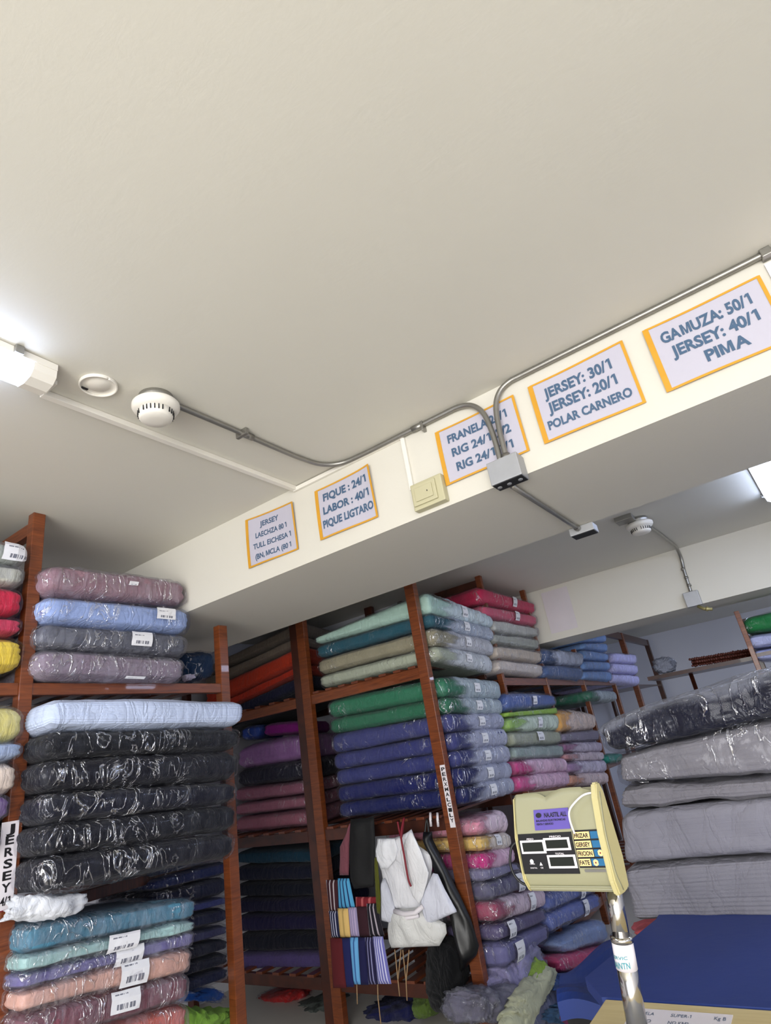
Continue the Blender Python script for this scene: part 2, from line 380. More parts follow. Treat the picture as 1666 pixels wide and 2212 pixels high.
# ---------------------------------------------------------------- soft goods
_cache = {}
def cube_grid(nu, nv, nw):
    k = (nu, nv, nw)
    if k in _cache: return _cache[k]
    idx = {}; pts = []; faces = []
    def c(t, n):
        s = -1 + 2*t/n
        return math.copysign(abs(s) ** .8, s) if n > 3 else s
    def vid(i, j, l):
        q = (i, j, l)
        if q not in idx:
            idx[q] = len(pts); pts.append((c(i, nu), c(j, nv), c(l, nw)))
        return idx[q]
    for i in range(nu):
        for j in range(nv):
            faces.append((vid(i,j,0), vid(i,j+1,0), vid(i+1,j+1,0), vid(i+1,j,0)))
            faces.append((vid(i,j,nw), vid(i+1,j,nw), vid(i+1,j+1,nw), vid(i,j+1,nw)))
    for i in range(nu):
        for l in range(nw):
            faces.append((vid(i,0,l), vid(i+1,0,l), vid(i+1,0,l+1), vid(i,0,l+1)))
            faces.append((vid(i,nv,l), vid(i,nv,l+1), vid(i+1,nv,l+1), vid(i+1,nv,l)))
    for j in range(nv):
        for l in range(nw):
            faces.append((vid(0,j,l), vid(0,j,l+1), vid(0,j+1,l+1), vid(0,j+1,l)))
            faces.append((vid(nu,j,l), vid(nu,j+1,l), vid(nu,j+1,l+1), vid(nu,j,l+1)))
    _cache[k] = (np.array(pts), faces); return _cache[k]
def wav(p, rng, f, n=4):
    s = 0
    for k in range(n):
        d = rng.normal(size=3); d /= np.linalg.norm(d)
        s = s + np.sin(p @ d * f * (1 + .55*k) + rng.uniform(0, 6.28)) / (1 + .4*k)
    return s / 2.2
def ridge(p, rng, f, n=3):
    wq = p + .12 * np.stack([wav(p, rng, f*.35) for _ in range(3)], 1)
    s = 0
    for k in range(n):
        d = rng.normal(size=3); d[2] *= .8; d /= np.linalg.norm(d)
        s = s + (1 - 2*np.abs(np.sin(wq @ d * f * (1 + .7*k) + rng.uniform(0, 6.28)))) / (1 + .5*k)
    return s / 2
def bundle_surface(uvw, P, off, amp, lay, top, seed, ridged, side, fg=False):
    P = np.array(P); rng = np.random.default_rng(seed)
    Ld = (np.linalg.norm(P[1]-P[0]) + np.linalg.norm(P[5]-P[4])) / 2
    Dd = np.linalg.norm(P[3]-P[0]); Td = np.mean(P[4:, 2] - P[:4, 2])
    half = np.array([Ld, Dd, Td]) / 2
    r = min(.42*Td, .055 if not fg else .028, .3*Dd)
    # the ends slim down a little, as soft bales do
    q = uvw * half
    inner = half - r; c = np.clip(q, -inner, inner); d = q - c
    ln = np.maximum(np.linalg.norm(d, axis=1, keepdims=True), 1e-9); n = d / ln
    q = c + n * (r + off)
    u = uvw[:, 0]; v = uvw[:, 1]; w_ = uvw[:, 2]
    base = q.copy()
    if ridged: dn = amp * (ridge(q, rng, 16) + .45*ridge(q, rng, 38))
    else: dn = amp * wav(q * np.array([1, 1, 2.2]), rng, 10) + amp * .45 * ridge(q, rng, 20)
    edge = 1 - np.abs(n[:, 2]) ** 2
    if lay > 1:
        wob = .12 * wav(q*np.array([1, 1, 0]), np.random.default_rng(seed+5), 7)
        ph = (w_ + 1) / 2 * lay + wob
        g = np.abs(np.sin(math.pi * ph)) ** .5 - 1
        dn = dn + edge * g * min(.011, .35*Td/lay) * (1 if not ridged else .5)
    else:
        dn = dn - .003 * edge * (np.abs(np.sin(q[:, 0]*9 + 3*w_)) < .2)
    q = q + n * dn[:, None]
    sag = 1 - top * .55 * (np.abs(u) ** 3.5 if not side else np.clip(-u, 0, 1) ** 3.5) * (w_ > 0)
    qz = q[:, 2]; q[:, 2] = np.where(w_ > 0, qz * sag, qz)
    # slump at the rounded end: pull outwards in the middle of the thickness
    t = q / half
    U = (t[:, 0:1]+1)/2; V = (t[:, 1:2]+1)/2; W = (t[:, 2:3]+1)/2
    lo = (1-U)*(1-V)*P[0] + U*(1-V)*P[1] + U*V*P[2] + (1-U)*V*P[3]
    hi = (1-U)*(1-V)*P[4] + U*(1-V)*P[5] + U*V*P[6] + (1-U)*V*P[7]
    return lo*(1-W) + hi*W
def soft(name, P, res, off, amp, lay, top, seed, ridged, side, mat, parent, color=None, milky=None, fg=False, crease=0):
    P = np.array(P)
    Ld = np.linalg.norm(P[1]-P[0]); Dd = np.linalg.norm(P[3]-P[0]); Td = float(np.mean(P[4:, 2]-P[:4, 2]))
    nu = int(max(8, min(60, Ld/res))); nv = int(max(6, min(46, Dd/res/(1 if side else 2.2)))); nw = int(max(6, min(64, max(Td/res*1.6, lay*4))))
    uvw, faces = cube_grid(nu, nv, nw)
    v = bundle_surface(uvw, P, off, amp, lay, top, seed, ridged, side, fg)
    o = mesh(name, v - np.array(P).mean(0), faces, mat, None, True)
    o.parent = parent; o.location = Vector(P.mean(0)) - parent.location
    # uv: x along the perimeter, y up the thickness (metres)
    me = o.data; uvl = me.uv_layers.new(name='UVMap')
    li = np.empty(len(me.loops), int); me.loops.foreach_get('vertex_index', li)
    a = uvw[:, 0]*Ld/2 + uvw[:, 1]*Dd/2; b = uvw[:, 2]*Td/2
    uvl.data.foreach_set('uv', np.stack([a[li], b[li]], 1).ravel())
    if color is not None: o.color = lin(color)
    if milky:
        u, v_, w_ = uvw[:, 0], uvw[:, 1], uvw[:, 2]
        wob = .14*np.sin(w_*3.2 + seed) + .08*np.sin(w_*9 + seed*2)
        if milky == 'side': k = np.clip((v_ + .62 + wob)/.28, 0, 1) * np.clip((u - .86)/.1, 0, 1)
        elif milky == 'top': k = .38*np.clip((w_ - .45 + .2*np.sin(u*5))/.4, 0, 1)  # lavender highlight along the top edge, painted as haze
        else: k = np.clip((u + .66 + wob)/.25, 0, 1) * np.clip((-v_ - .5)/.3, 0, 1)
        at = me.attributes.new('milk', 'FLOAT', 'POINT'); at.data.foreach_set('value', k.astype(np.float32))
    return o
def sticker(P, st, side, top, seed, parent, off=.013):
    s, w0, sx, sz = st
    P = np.array(P)
    Ld = np.linalg.norm(P[1]-P[0]); Dd = np.linalg.norm(P[3]-P[0]); Td = float(np.mean(P[4:, 2]-P[:4, 2]))
    nx, nz = 5, 4; g = []; uvs = []
    span = Dd if side else Ld
    for j in range(nz+1):
        for i in range(nx+1):
            a = s + (i/nx-.5) * 2*sx/span + .02*(j/nz) ; b = max(-.98, min(.98, w0 + (j/nz-.5)*2*sz/Td))
            g.append((1, a, b) if side else (a, -1, b)); uvs.append((i/nx, j/nz))
    v = bundle_surface(np.array(g, float), P, off, .0, 1, top, seed, False, side)
    rr = random.Random(seed)
    fs = [(j*(nx+1)+i, j*(nx+1)+i+1, (j+1)*(nx+1)+i+1, (j+1)*(nx+1)+i) for j in range(nz) for i in range(nx)]
    # give it paper thickness
    ctr = v.mean(0); nrm = np.cross(v[1]-v[0], v[nx+1]-v[0]); nrm /= np.linalg.norm(nrm)
    n0 = len(v); v = np.vstack([v, v - nrm*.0008]); fs += [tuple(q+n0 for q in f[::-1]) for f in fs]
    o = mesh('paper_label', v, fs, M['label'], parent)
    uvl = o.data.uv_layers.new(name='UVMap')
    for lp, d in zip(o.data.loops, uvl.data): d.uv = uvs[lp.vertex_index % n0]
    return o

BUNDLES = [
([[-2.58,1.225,2.396],[-2.58,2.002,2.425],[-3.3,2.002,2.425],[-3.3,1.225,2.396],[-2.58,1.225,2.54],[-2.58,1.983,2.571],[-3.3,1.983,2.571],[-3.3,1.225,2.54]],(150,118,128),2,2,'dusty mauve fabric in loose cloudy plastic, topmost bundle under the ceiling on the left rack','plastic-wrapped fabric bundles on the top shelf of the left rack',[(0.1,0.1,0.05,0.02)],{'crum':1.6,'top':0.4}),
([[-2.57,1.225,2.266],[-2.57,2.001,2.267],[-3.31,2.001,2.267],[-3.31,1.225,2.266],[-2.57,1.225,2.385],[-2.57,2.003,2.407],[-3.31,2.003,2.407],[-3.31,1.225,2.385]],(160,180,225),1,3,'pale blue wrapped fabric bundle with white label, second from the top on the left rack','plastic-wrapped fabric bundles on the top shelf of the left rack',[(0.55,0.25,0.11,0.055)],{}),
([[-2.58,1.225,2.158],[-2.58,1.979,2.148],[-3.3,1.979,2.148],[-3.3,1.225,2.158],[-2.58,1.225,2.265],[-2.58,1.982,2.258],[-3.3,1.982,2.258],[-3.3,1.225,2.265]],(88,90,102),2,3,'charcoal fabric bundle with square white label, third from the top on the left rack','plastic-wrapped fabric bundles on the top shelf of the left rack',[(0.25,0.2,0.11,0.065)],{}),
([[-2.58,1.225,2.033],[-2.58,1.961,2.014],[-3.3,1.961,2.014],[-3.3,1.225,2.033],[-2.58,1.225,2.152],[-2.58,1.97,2.14],[-3.3,1.97,2.14],[-3.3,1.225,2.152]],(140,125,140),2,4,'greyish mauve wrapped bundle resting directly on the top shelf of the left rack','plastic-wrapped fabric bundles on the top shelf of the left rack',[(0.2,-0.95,0.1,0.03)],{}),
([[-2.47,1.225,1.808],[-2.47,2.24,1.77],[-3.27,2.24,1.77],[-3.27,1.225,1.808],[-2.47,1.225,1.934],[-2.47,2.257,1.899],[-3.27,2.257,1.899],[-3.27,1.225,1.934]],(190,202,228),0,9,'very pale blue unwrapped stack of folded fabric above the black bundles','big fabric bundles on the middle shelf of the left rack',[],{'top':0.25}),
([[-2.48,1.225,1.703],[-2.48,2.215,1.655],[-3.28,2.215,1.655],[-3.28,1.225,1.703],[-2.48,1.225,1.803],[-2.48,2.223,1.761],[-3.28,2.223,1.761],[-3.28,1.225,1.803]],(22,23,29),1,2,'flat black plastic-wrapped bundle directly beneath the pale blue folded stack','big fabric bundles on the middle shelf of the left rack',[],{}),
([[-2.48,1.225,1.585],[-2.48,2.192,1.517],[-3.28,2.192,1.517],[-3.28,1.225,1.585],[-2.48,1.225,1.698],[-2.48,2.208,1.651],[-3.28,2.208,1.651],[-3.28,1.225,1.698]],(26,26,35),1,2,'black wrapped bundle, second down among the five black ones on the left rack','big fabric bundles on the middle shelf of the left rack',[],{}),
([[-2.47,1.225,1.471],[-2.47,2.166,1.414],[-3.27,2.166,1.414],[-3.27,1.225,1.471],[-2.47,1.225,1.578],[-2.47,2.179,1.507],[-3.27,2.179,1.507],[-3.27,1.225,1.578]],(26,27,40),1,2,'black wrapped bundle with creased shiny plastic, middle of the five black ones','big fabric bundles on the middle shelf of the left rack',[],{}),
([[-2.47,1.225,1.364],[-2.47,2.151,1.296],[-3.27,2.151,1.296],[-3.27,1.225,1.364],[-2.47,1.225,1.467],[-2.47,2.166,1.408],[-3.27,2.166,1.408],[-3.27,1.225,1.467]],(22,23,32),1,2,'black wrapped bundle, fourth down of the five black ones on the left rack','big fabric bundles on the middle shelf of the left rack',[],{}),
([[-2.46,1.225,1.245],[-2.46,2.123,1.186],[-3.26,2.123,1.186],[-3.26,1.225,1.245],[-2.46,1.225,1.361],[-2.46,2.142,1.289],[-3.26,2.142,1.289],[-3.26,1.225,1.361]],(24,24,34),1,2,'lowest sagging black wrapped bundle just above the teal bundle and white bag','big fabric bundles on the middle shelf of the left rack',[],{}),
([[-2.55,1.232,1.068],[-2.55,1.96,0.982],[-3.15,1.96,0.982],[-3.15,1.232,1.068],[-2.55,1.233,1.154],[-2.55,1.97,1.06],[-3.15,1.97,1.06],[-3.15,1.233,1.154]],(78,128,152),2,3,'teal blue wrapped bundle on top of the lower coloured stack at left','coloured wrapped bundles on the lower shelf of the left rack',[],{'crum':1.4}),
([[-2.53,1.225,1.016],[-2.53,1.933,0.944],[-3.13,1.933,0.944],[-3.13,1.225,1.016],[-2.53,1.225,1.069],[-2.53,1.944,0.982],[-3.13,1.944,0.982],[-3.13,1.225,1.069]],(158,192,190),2,2,'thin mint bundle with white printed label below the teal one at left','coloured wrapped bundles on the lower shelf of the left rack',[(0.03,0.1,0.13,0.05)],{}),
([[-2.54,1.225,0.968],[-2.54,1.934,0.888],[-3.14,1.934,0.888],[-3.14,1.225,0.968],[-2.54,1.226,1.012],[-2.54,1.941,0.939],[-3.14,1.941,0.939],[-3.14,1.226,1.012]],(112,106,155),2,2,'violet wrapped bundle between the mint and peach ones at left','coloured wrapped bundles on the lower shelf of the left rack',[(0.12,0.3,0.12,0.06)],{}),
([[-2.53,1.225,0.9],[-2.53,1.914,0.802],[-3.13,1.914,0.802],[-3.13,1.225,0.9],[-2.53,1.225,0.969],[-2.53,1.924,0.888],[-3.13,1.924,0.888],[-3.13,1.225,0.969]],(212,166,150),2,2,'peach wrapped bundle with square white label on the lower left stack','coloured wrapped bundles on the lower shelf of the left rack',[(0.2,0.35,0.12,0.085)],{}),
([[-2.52,1.225,0.808],[-2.52,1.897,0.706],[-3.12,1.897,0.706],[-3.12,1.225,0.808],[-2.52,1.225,0.9],[-2.52,1.907,0.802],[-3.12,1.907,0.802],[-3.12,1.225,0.9]],(122,72,84),2,3,'plum maroon wrapped bundle under the peach one at left','coloured wrapped bundles on the lower shelf of the left rack',[(0.1,0.4,0.12,0.07)],{}),
([[-2.52,1.225,0.736],[-2.52,1.887,0.611],[-3.12,1.887,0.611],[-3.12,1.225,0.736],[-2.52,1.225,0.805],[-2.52,1.896,0.703],[-3.12,1.896,0.703],[-3.12,1.225,0.805]],(196,102,90),2,2,'coral red wrapped bundle at the bottom edge of the lower left stack','coloured wrapped bundles on the lower shelf of the left rack',[],{}),
([[-2.9,1.983,1.142],[-2.9,2.451,1.129],[-3.4,2.451,1.129],[-3.4,1.983,1.142],[-2.9,1.983,1.185],[-2.9,2.46,1.172],[-3.4,2.46,1.172],[-3.4,1.983,1.185]],(22,28,60),1,2,'black navy bundle at the top of the dark pile beyond the teal stack','dark bundles deep in the left rack',[],{}),
([[-2.9,1.983,1.084],[-2.9,2.446,1.057],[-3.4,2.446,1.057],[-3.4,1.983,1.084],[-2.9,1.983,1.136],[-2.9,2.457,1.121],[-3.4,2.457,1.121],[-3.4,1.983,1.136]],(20,30,72),1,2,'dark blue glossy bundle second in the dark pile beyond the teal stack','dark bundles deep in the left rack',[],{}),
([[-2.9,1.982,1.002],[-2.9,2.44,0.968],[-3.4,2.44,0.968],[-3.4,1.982,1.002],[-2.9,1.983,1.078],[-2.9,2.452,1.049],[-3.4,2.452,1.049],[-3.4,1.983,1.078]],(18,22,46),1,2,'near black bundle, third in the dark pile beyond the teal stack','dark bundles deep in the left rack',[],{}),
([[-2.9,1.982,0.959],[-2.9,2.437,0.918],[-3.4,2.437,0.918],[-3.4,1.982,0.959],[-2.9,1.982,0.997],[-2.9,2.446,0.958],[-3.4,2.446,0.958],[-3.4,1.982,0.997]],(54,60,110),1,2,'slate blue bundle forming a lighter band in the dark pile','dark bundles deep in the left rack',[],{}),
([[-2.9,1.982,0.886],[-2.9,2.432,0.84],[-3.4,2.432,0.84],[-3.4,1.982,0.886],[-2.9,1.982,0.952],[-2.9,2.442,0.91],[-3.4,2.442,0.91],[-3.4,1.982,0.952]],(22,26,54),1,2,'dark navy bundle under the slate blue band','dark bundles deep in the left rack',[],{}),
([[-2.9,1.982,0.828],[-2.9,2.428,0.78],[-3.4,2.428,0.78],[-3.4,1.982,0.828],[-2.9,1.982,0.88],[-2.9,2.437,0.832],[-3.4,2.437,0.832],[-3.4,1.982,0.88]],(60,60,92),1,2,'greyish navy bundle low in the dark pile','dark bundles deep in the left rack',[],{}),
([[-2.9,1.982,0.766],[-2.9,2.424,0.72],[-3.4,2.424,0.72],[-3.4,1.982,0.766],[-2.9,1.982,0.823],[-2.9,2.433,0.772],[-3.4,2.433,0.772],[-3.4,1.982,0.823]],(20,22,40),1,2,'black bundle under the greyish navy one in the dark pile','dark bundles deep in the left rack',[],{}),
([[-2.9,1.982,0.702],[-2.9,2.42,0.658],[-3.4,2.42,0.658],[-3.4,1.982,0.702],[-2.9,1.982,0.761],[-2.9,2.429,0.713],[-3.4,2.429,0.713],[-3.4,1.982,0.761]],(16,18,36),1,2,'near black bundle second from the bottom of the dark pile','dark bundles deep in the left rack',[],{}),
([[-2.9,1.982,0.637],[-2.9,2.416,0.597],[-3.4,2.416,0.597],[-3.4,1.982,0.637],[-2.9,1.982,0.696],[-2.9,2.425,0.65],[-3.4,2.425,0.65],[-3.4,1.982,0.696]],(18,24,56),1,2,'midnight blue bundle lowest in the dark pile','dark bundles deep in the left rack',[],{}),
([[-2.6,0.3,2.518],[-2.6,1.151,2.518],[-3.3,1.151,2.518],[-3.3,0.3,2.518],[-2.6,0.3,2.611],[-2.6,1.151,2.611],[-3.3,1.151,2.611],[-3.3,0.3,2.611]],(176,182,172),2,2,'pale grey green bundle with white label at the top left photo edge','wrapped bundles in the near bay of the left rack',[(0.93,0.1,0.14,0.08)],{}),
([[-2.6,0.3,2.419],[-2.6,1.157,2.419],[-3.3,1.157,2.419],[-3.3,0.3,2.419],[-2.6,0.3,2.514],[-2.6,1.157,2.514],[-3.3,1.157,2.514],[-3.3,0.3,2.514]],(188,188,176),2,2,'crumpled grey white bundle above the red ones at left edge','wrapped bundles in the near bay of the left rack',[],{'crum':1.7}),
([[-2.6,0.3,2.289],[-2.6,1.165,2.289],[-3.3,1.165,2.289],[-3.3,0.3,2.289],[-2.6,0.3,2.413],[-2.6,1.165,2.413],[-3.3,1.165,2.413],[-3.3,0.3,2.413]],(205,38,70),1,2,'bright red wrapped bundle at the left photo edge','wrapped bundles in the near bay of the left rack',[],{}),
([[-2.6,0.3,2.207],[-2.6,1.166,2.207],[-3.3,1.166,2.207],[-3.3,0.3,2.207],[-2.6,0.3,2.284],[-2.6,1.166,2.284],[-3.3,1.166,2.284],[-3.3,0.3,2.284]],(200,60,90),1,2,'pinkish red wrapped bundle just above the yellow one at left edge','wrapped bundles in the near bay of the left rack',[],{}),
([[-2.6,0.3,2.066],[-2.6,1.186,2.066],[-3.3,1.186,2.066],[-3.3,0.3,2.066],[-2.6,0.3,2.202],[-2.6,1.186,2.202],[-3.3,1.186,2.202],[-3.3,0.3,2.202]],(240,210,80),1,4,'bright yellow folded bundle on the upper shelf at left edge','wrapped bundles in the near bay of the left rack',[],{}),
([[-2.6,0.3,1.789],[-2.6,1.211,1.789],[-3.3,1.211,1.789],[-3.3,0.3,1.789],[-2.6,0.3,1.928],[-2.6,1.211,1.928],[-3.3,1.211,1.928],[-3.3,0.3,1.928]],(225,215,135),2,2,'soft yellow bundle in cloudy plastic below the shelf at left edge','wrapped bundles in the near bay of the left rack',[],{'top':0.4}),
([[-2.6,0.3,1.721],[-2.6,1.204,1.721],[-3.3,1.204,1.721],[-3.3,0.3,1.721],[-2.6,0.3,1.785],[-2.6,1.204,1.785],[-3.3,1.204,1.785],[-3.3,0.3,1.785]],(160,178,210),2,2,'powder blue wrapped bundle under the soft yellow one','wrapped bundles in the near bay of the left rack',[],{}),
([[-2.6,0.3,1.597],[-2.6,1.205,1.597],[-3.3,1.205,1.597],[-3.3,0.3,1.597],[-2.6,0.3,1.716],[-2.6,1.205,1.716],[-3.3,1.205,1.716],[-3.3,0.3,1.716]],(232,215,200),1,3,'cream bundle above the purple ones at left edge','wrapped bundles in the near bay of the left rack',[],{}),
([[-2.6,0.3,1.509],[-2.6,1.181,1.509],[-3.3,1.181,1.509],[-3.3,0.3,1.509],[-2.6,0.3,1.596],[-2.6,1.181,1.596],[-3.3,1.181,1.596],[-3.3,0.3,1.596]],(112,78,140),2,2,'purple wrapped bundle beside the handwritten jersey strip','wrapped bundles in the near bay of the left rack',[],{}),
([[-2.6,0.3,1.387],[-2.6,1.163,1.387],[-3.3,1.163,1.387],[-3.3,0.3,1.387],[-2.6,0.3,1.509],[-2.6,1.163,1.509],[-3.3,1.163,1.509],[-3.3,0.3,1.509]],(60,40,66),1,2,'dark aubergine bundle lowest at the left edge','wrapped bundles in the near bay of the left rack',[],{}),
([[-3.0,3.46,2.386],[-1.93,3.46,2.363],[-1.93,4.449,2.337],[-3.0,4.449,2.337],[-3.0,3.46,2.441],[-1.93,3.46,2.509],[-1.93,4.449,2.427],[-3.0,4.449,2.427]],(175,205,190),1,2,'mint green wrapped bundle topmost on the corner of the back rack','fabric bundles at the corner of the back rack, top shelf',[(0,0,0.08,0.06)],{'top':0.3,'side':1}),
([[-3.0,3.46,2.276],[-1.93,3.46,2.265],[-1.93,4.417,2.228],[-3.0,4.417,2.228],[-3.0,3.46,2.375],[-1.93,3.46,2.357],[-1.93,4.417,2.329],[-3.0,4.417,2.329]],(40,86,100),1,2,'dark teal bundle under the mint one on the rack corner','fabric bundles at the corner of the back rack, top shelf',[(0,0,0.08,0.06)],{'side':1}),
([[-3.0,3.46,2.156],[-1.93,3.46,2.141],[-1.93,4.36,2.104],[-3.0,4.36,2.104],[-3.0,3.46,2.265],[-1.93,3.46,2.258],[-1.93,4.36,2.22],[-3.0,4.36,2.22]],(150,144,120),1,3,'khaki bundle between the teal and pale sage ones on the corner','fabric bundles at the corner of the back rack, top shelf',[(0,0,0.08,0.06)],{'side':1}),
([[-3.0,3.46,2.052],[-1.93,3.46,2.041],[-1.93,4.271,1.97],[-3.0,4.271,1.97],[-3.0,3.46,2.146],[-1.93,3.46,2.134],[-1.93,4.271,2.096],[-3.0,4.271,2.096]],(168,174,154),1,2,'pale sage bundle resting on the upper board at the rack corner','fabric bundles at the corner of the back rack, top shelf',[(0,0,0.08,0.05)],{'side':1}),
([[-2.95,3.46,1.824],[-1.93,3.46,1.8],[-1.93,4.326,1.774],[-2.95,4.326,1.774],[-2.95,3.46,1.954],[-1.93,3.46,1.929],[-1.93,4.326,1.905],[-2.95,4.326,1.905]],(50,116,86),1,2,'green wrapped bundle directly under the upper board at the rack corner','green and blue bundles on the middle shelf at the rack corner',[(0,0,0.085,0.055)],{'side':1,'haze':1}),
([[-2.95,3.46,1.718],[-1.93,3.46,1.698],[-1.93,4.288,1.668],[-2.95,4.288,1.668],[-2.95,3.46,1.823],[-1.93,3.46,1.8],[-1.93,4.288,1.767],[-2.95,4.288,1.767]],(46,106,78),1,2,'second green bundle, just above the slate blue ones at the corner','green and blue bundles on the middle shelf at the rack corner',[(0,0,0.085,0.055)],{'side':1,'haze':1}),
([[-2.95,3.46,1.585],[-1.93,3.46,1.585],[-1.93,4.264,1.57],[-2.95,4.264,1.57],[-2.95,3.46,1.716],[-1.93,3.46,1.698],[-1.93,4.264,1.661],[-2.95,4.264,1.661]],(62,66,116),1,1,'slate blue bundle topmost of the blue ones under the green pair','green and blue bundles on the middle shelf at the rack corner',[(0,0,0.085,0.055)],{'side':1,'haze':2}),
([[-2.95,3.46,1.476],[-1.93,3.46,1.476],[-1.93,4.249,1.452],[-2.95,4.249,1.452],[-2.95,3.46,1.583],[-1.93,3.46,1.585],[-1.93,4.249,1.563],[-2.95,4.249,1.563]],(56,60,112),1,1,'slate blue bundle second of the blue ones at the corner','green and blue bundles on the middle shelf at the rack corner',[(0,0,0.085,0.055)],{'side':1,'haze':2}),
([[-2.95,3.46,1.371],[-1.93,3.46,1.374],[-1.93,4.227,1.339],[-2.95,4.227,1.339],[-2.95,3.46,1.474],[-1.93,3.46,1.476],[-1.93,4.227,1.445],[-2.95,4.227,1.445]],(52,57,110),1,1,'slate blue bundle third down, just above the deep navy pair','green and blue bundles on the middle shelf at the rack corner',[(0,0,0.085,0.055)],{'side':1,'haze':2}),
([[-2.95,3.46,1.266],[-1.93,3.46,1.266],[-1.93,4.203,1.243],[-2.95,4.203,1.243],[-2.95,3.46,1.37],[-1.93,3.46,1.374],[-1.93,4.203,1.331],[-2.95,4.203,1.331]],(24,30,88),1,1,'deep royal navy bundle, upper of the navy pair at the corner','green and blue bundles on the middle shelf at the rack corner',[(0,0,0.085,0.055)],{'side':1,'haze':2}),
([[-2.95,3.46,1.17],[-1.93,3.46,1.165],[-1.93,4.189,1.142],[-2.95,4.189,1.142],[-2.95,3.46,1.264],[-1.93,3.46,1.265],[-1.93,4.189,1.236],[-2.95,4.189,1.236]],(20,28,84),1,1,'deep royal navy bundle resting on the board above the hanging clothes','green and blue bundles on the middle shelf at the rack corner',[(0,0,0.085,0.055)],{'side':1,'haze':2}),
([[-1.95,4.358,2.538],[-1.95,5.59,2.558],[-2.75,5.59,2.558],[-2.75,4.358,2.538],[-1.95,4.395,2.686],[-1.95,5.654,2.688],[-2.75,5.654,2.688],[-2.75,4.395,2.686]],(200,52,88),1,2,'crimson wrapped bundle topmost beneath the ceiling of the side rack','bundles on the top shelf of the side rack',[(0.1,0,0.09,0.09)],{}),
([[-1.94,4.362,2.416],[-1.94,5.526,2.43],[-2.74,5.526,2.43],[-2.74,4.362,2.416],[-1.94,4.365,2.525],[-1.94,5.581,2.545],[-2.74,5.581,2.545],[-2.74,4.365,2.525]],(205,90,115),1,2,'rose pink bundle under the crimson one on the side rack','bundles on the top shelf of the side rack',[(0.1,0,0.09,0.08)],{}),
([[-1.95,4.48,2.303],[-1.95,5.51,2.319],[-2.75,5.51,2.319],[-2.75,4.48,2.303],[-1.95,4.523,2.419],[-1.95,5.561,2.426],[-2.75,5.561,2.426],[-2.75,4.523,2.419]],(190,190,180),2,2,'off white crumpled bundle below the rose pink one','bundles on the top shelf of the side rack',[],{'crum':1.5}),
([[-1.95,4.446,2.206],[-1.95,5.439,2.2],[-2.75,5.439,2.2],[-2.75,4.446,2.206],[-1.95,4.476,2.295],[-1.95,5.504,2.31],[-2.75,5.504,2.31],[-2.75,4.476,2.295]],(165,168,155),2,3,'greyish bundle with ragged plastic in the middle of the side rack top shelf','bundles on the top shelf of the side rack',[],{'crum':1.8}),
([[-1.94,4.399,2.09],[-1.94,5.394,2.072],[-2.74,5.394,2.072],[-2.74,4.399,2.09],[-1.94,4.417,2.191],[-1.94,5.43,2.189],[-2.74,5.43,2.189],[-2.74,4.417,2.191]],(205,190,170),2,2,'cream beige bundle second from the board on the side rack','bundles on the top shelf of the side rack',[],{}),
([[-1.93,4.352,1.979],[-1.93,5.303,1.947],[-2.73,5.303,1.947],[-2.73,4.352,1.979],[-1.93,4.387,2.077],[-1.93,5.36,2.06],[-2.73,5.36,2.06],[-2.73,4.387,2.077]],(212,200,188),2,2,'ivory bundle resting on the top board of the side rack','bundles on the top shelf of the side rack',[],{}),
([[-1.94,4.344,1.68],[-1.94,5.491,1.686],[-2.74,5.491,1.686],[-2.74,4.344,1.68],[-1.94,4.407,1.823],[-1.94,5.506,1.8],[-2.74,5.506,1.8],[-2.74,4.407,1.823]],(68,98,165),2,2,'blue bundle in milky plastic topmost on the side rack middle shelf','bundles on the middle shelf of the side rack',[(0.0,0,0.09,0.06)],{'top':0.4}),
([[-1.94,4.346,1.64],[-1.94,5.442,1.623],[-2.74,5.442,1.623],[-2.74,4.346,1.64],[-1.94,4.356,1.673],[-1.94,5.446,1.675],[-2.74,5.446,1.675],[-2.74,4.356,1.673]],(150,190,70),1,1,'thin lime green bundle between the blue and the lime white ones','bundles on the middle shelf of the side rack',[],{}),
([[-1.93,4.309,1.541],[-1.93,5.374,1.494],[-2.73,5.374,1.494],[-2.73,4.309,1.541],[-1.93,4.33,1.635],[-1.93,5.423,1.618],[-2.73,5.423,1.618],[-2.73,4.33,1.635]],(150,190,90),2,2,'lime green bundle in milky plastic with label on the side rack','bundles on the middle shelf of the side rack',[(0.1,0,0.09,0.07)],{'haze':2}),
([[-1.93,4.33,1.432],[-1.93,5.363,1.376],[-2.73,5.363,1.376],[-2.73,4.33,1.432],[-1.93,4.322,1.533],[-1.93,5.391,1.485],[-2.73,5.391,1.485],[-2.73,4.322,1.533]],(165,170,145),2,2,'olive white bundle below the lime one on the side rack','bundles on the middle shelf of the side rack',[(0.0,0.2,0.12,0.06)],{}),
([[-1.93,4.294,1.343],[-1.93,5.311,1.267],[-2.73,5.311,1.267],[-2.73,4.294,1.343],[-1.93,4.327,1.426],[-1.93,5.368,1.368],[-2.73,5.368,1.368],[-2.73,4.327,1.426]],(150,166,158),2,2,'sage white bundle just above the magenta pair','bundles on the middle shelf of the side rack',[],{}),
([[-1.93,4.283,1.242],[-1.93,5.306,1.161],[-2.73,5.306,1.161],[-2.73,4.283,1.242],[-1.93,4.275,1.339],[-1.93,5.316,1.259],[-2.73,5.316,1.259],[-2.73,4.275,1.339]],(205,50,130),2,2,'magenta bundle in milky plastic, upper of the magenta pair','bundles on the middle shelf of the side rack',[],{'haze':2}),
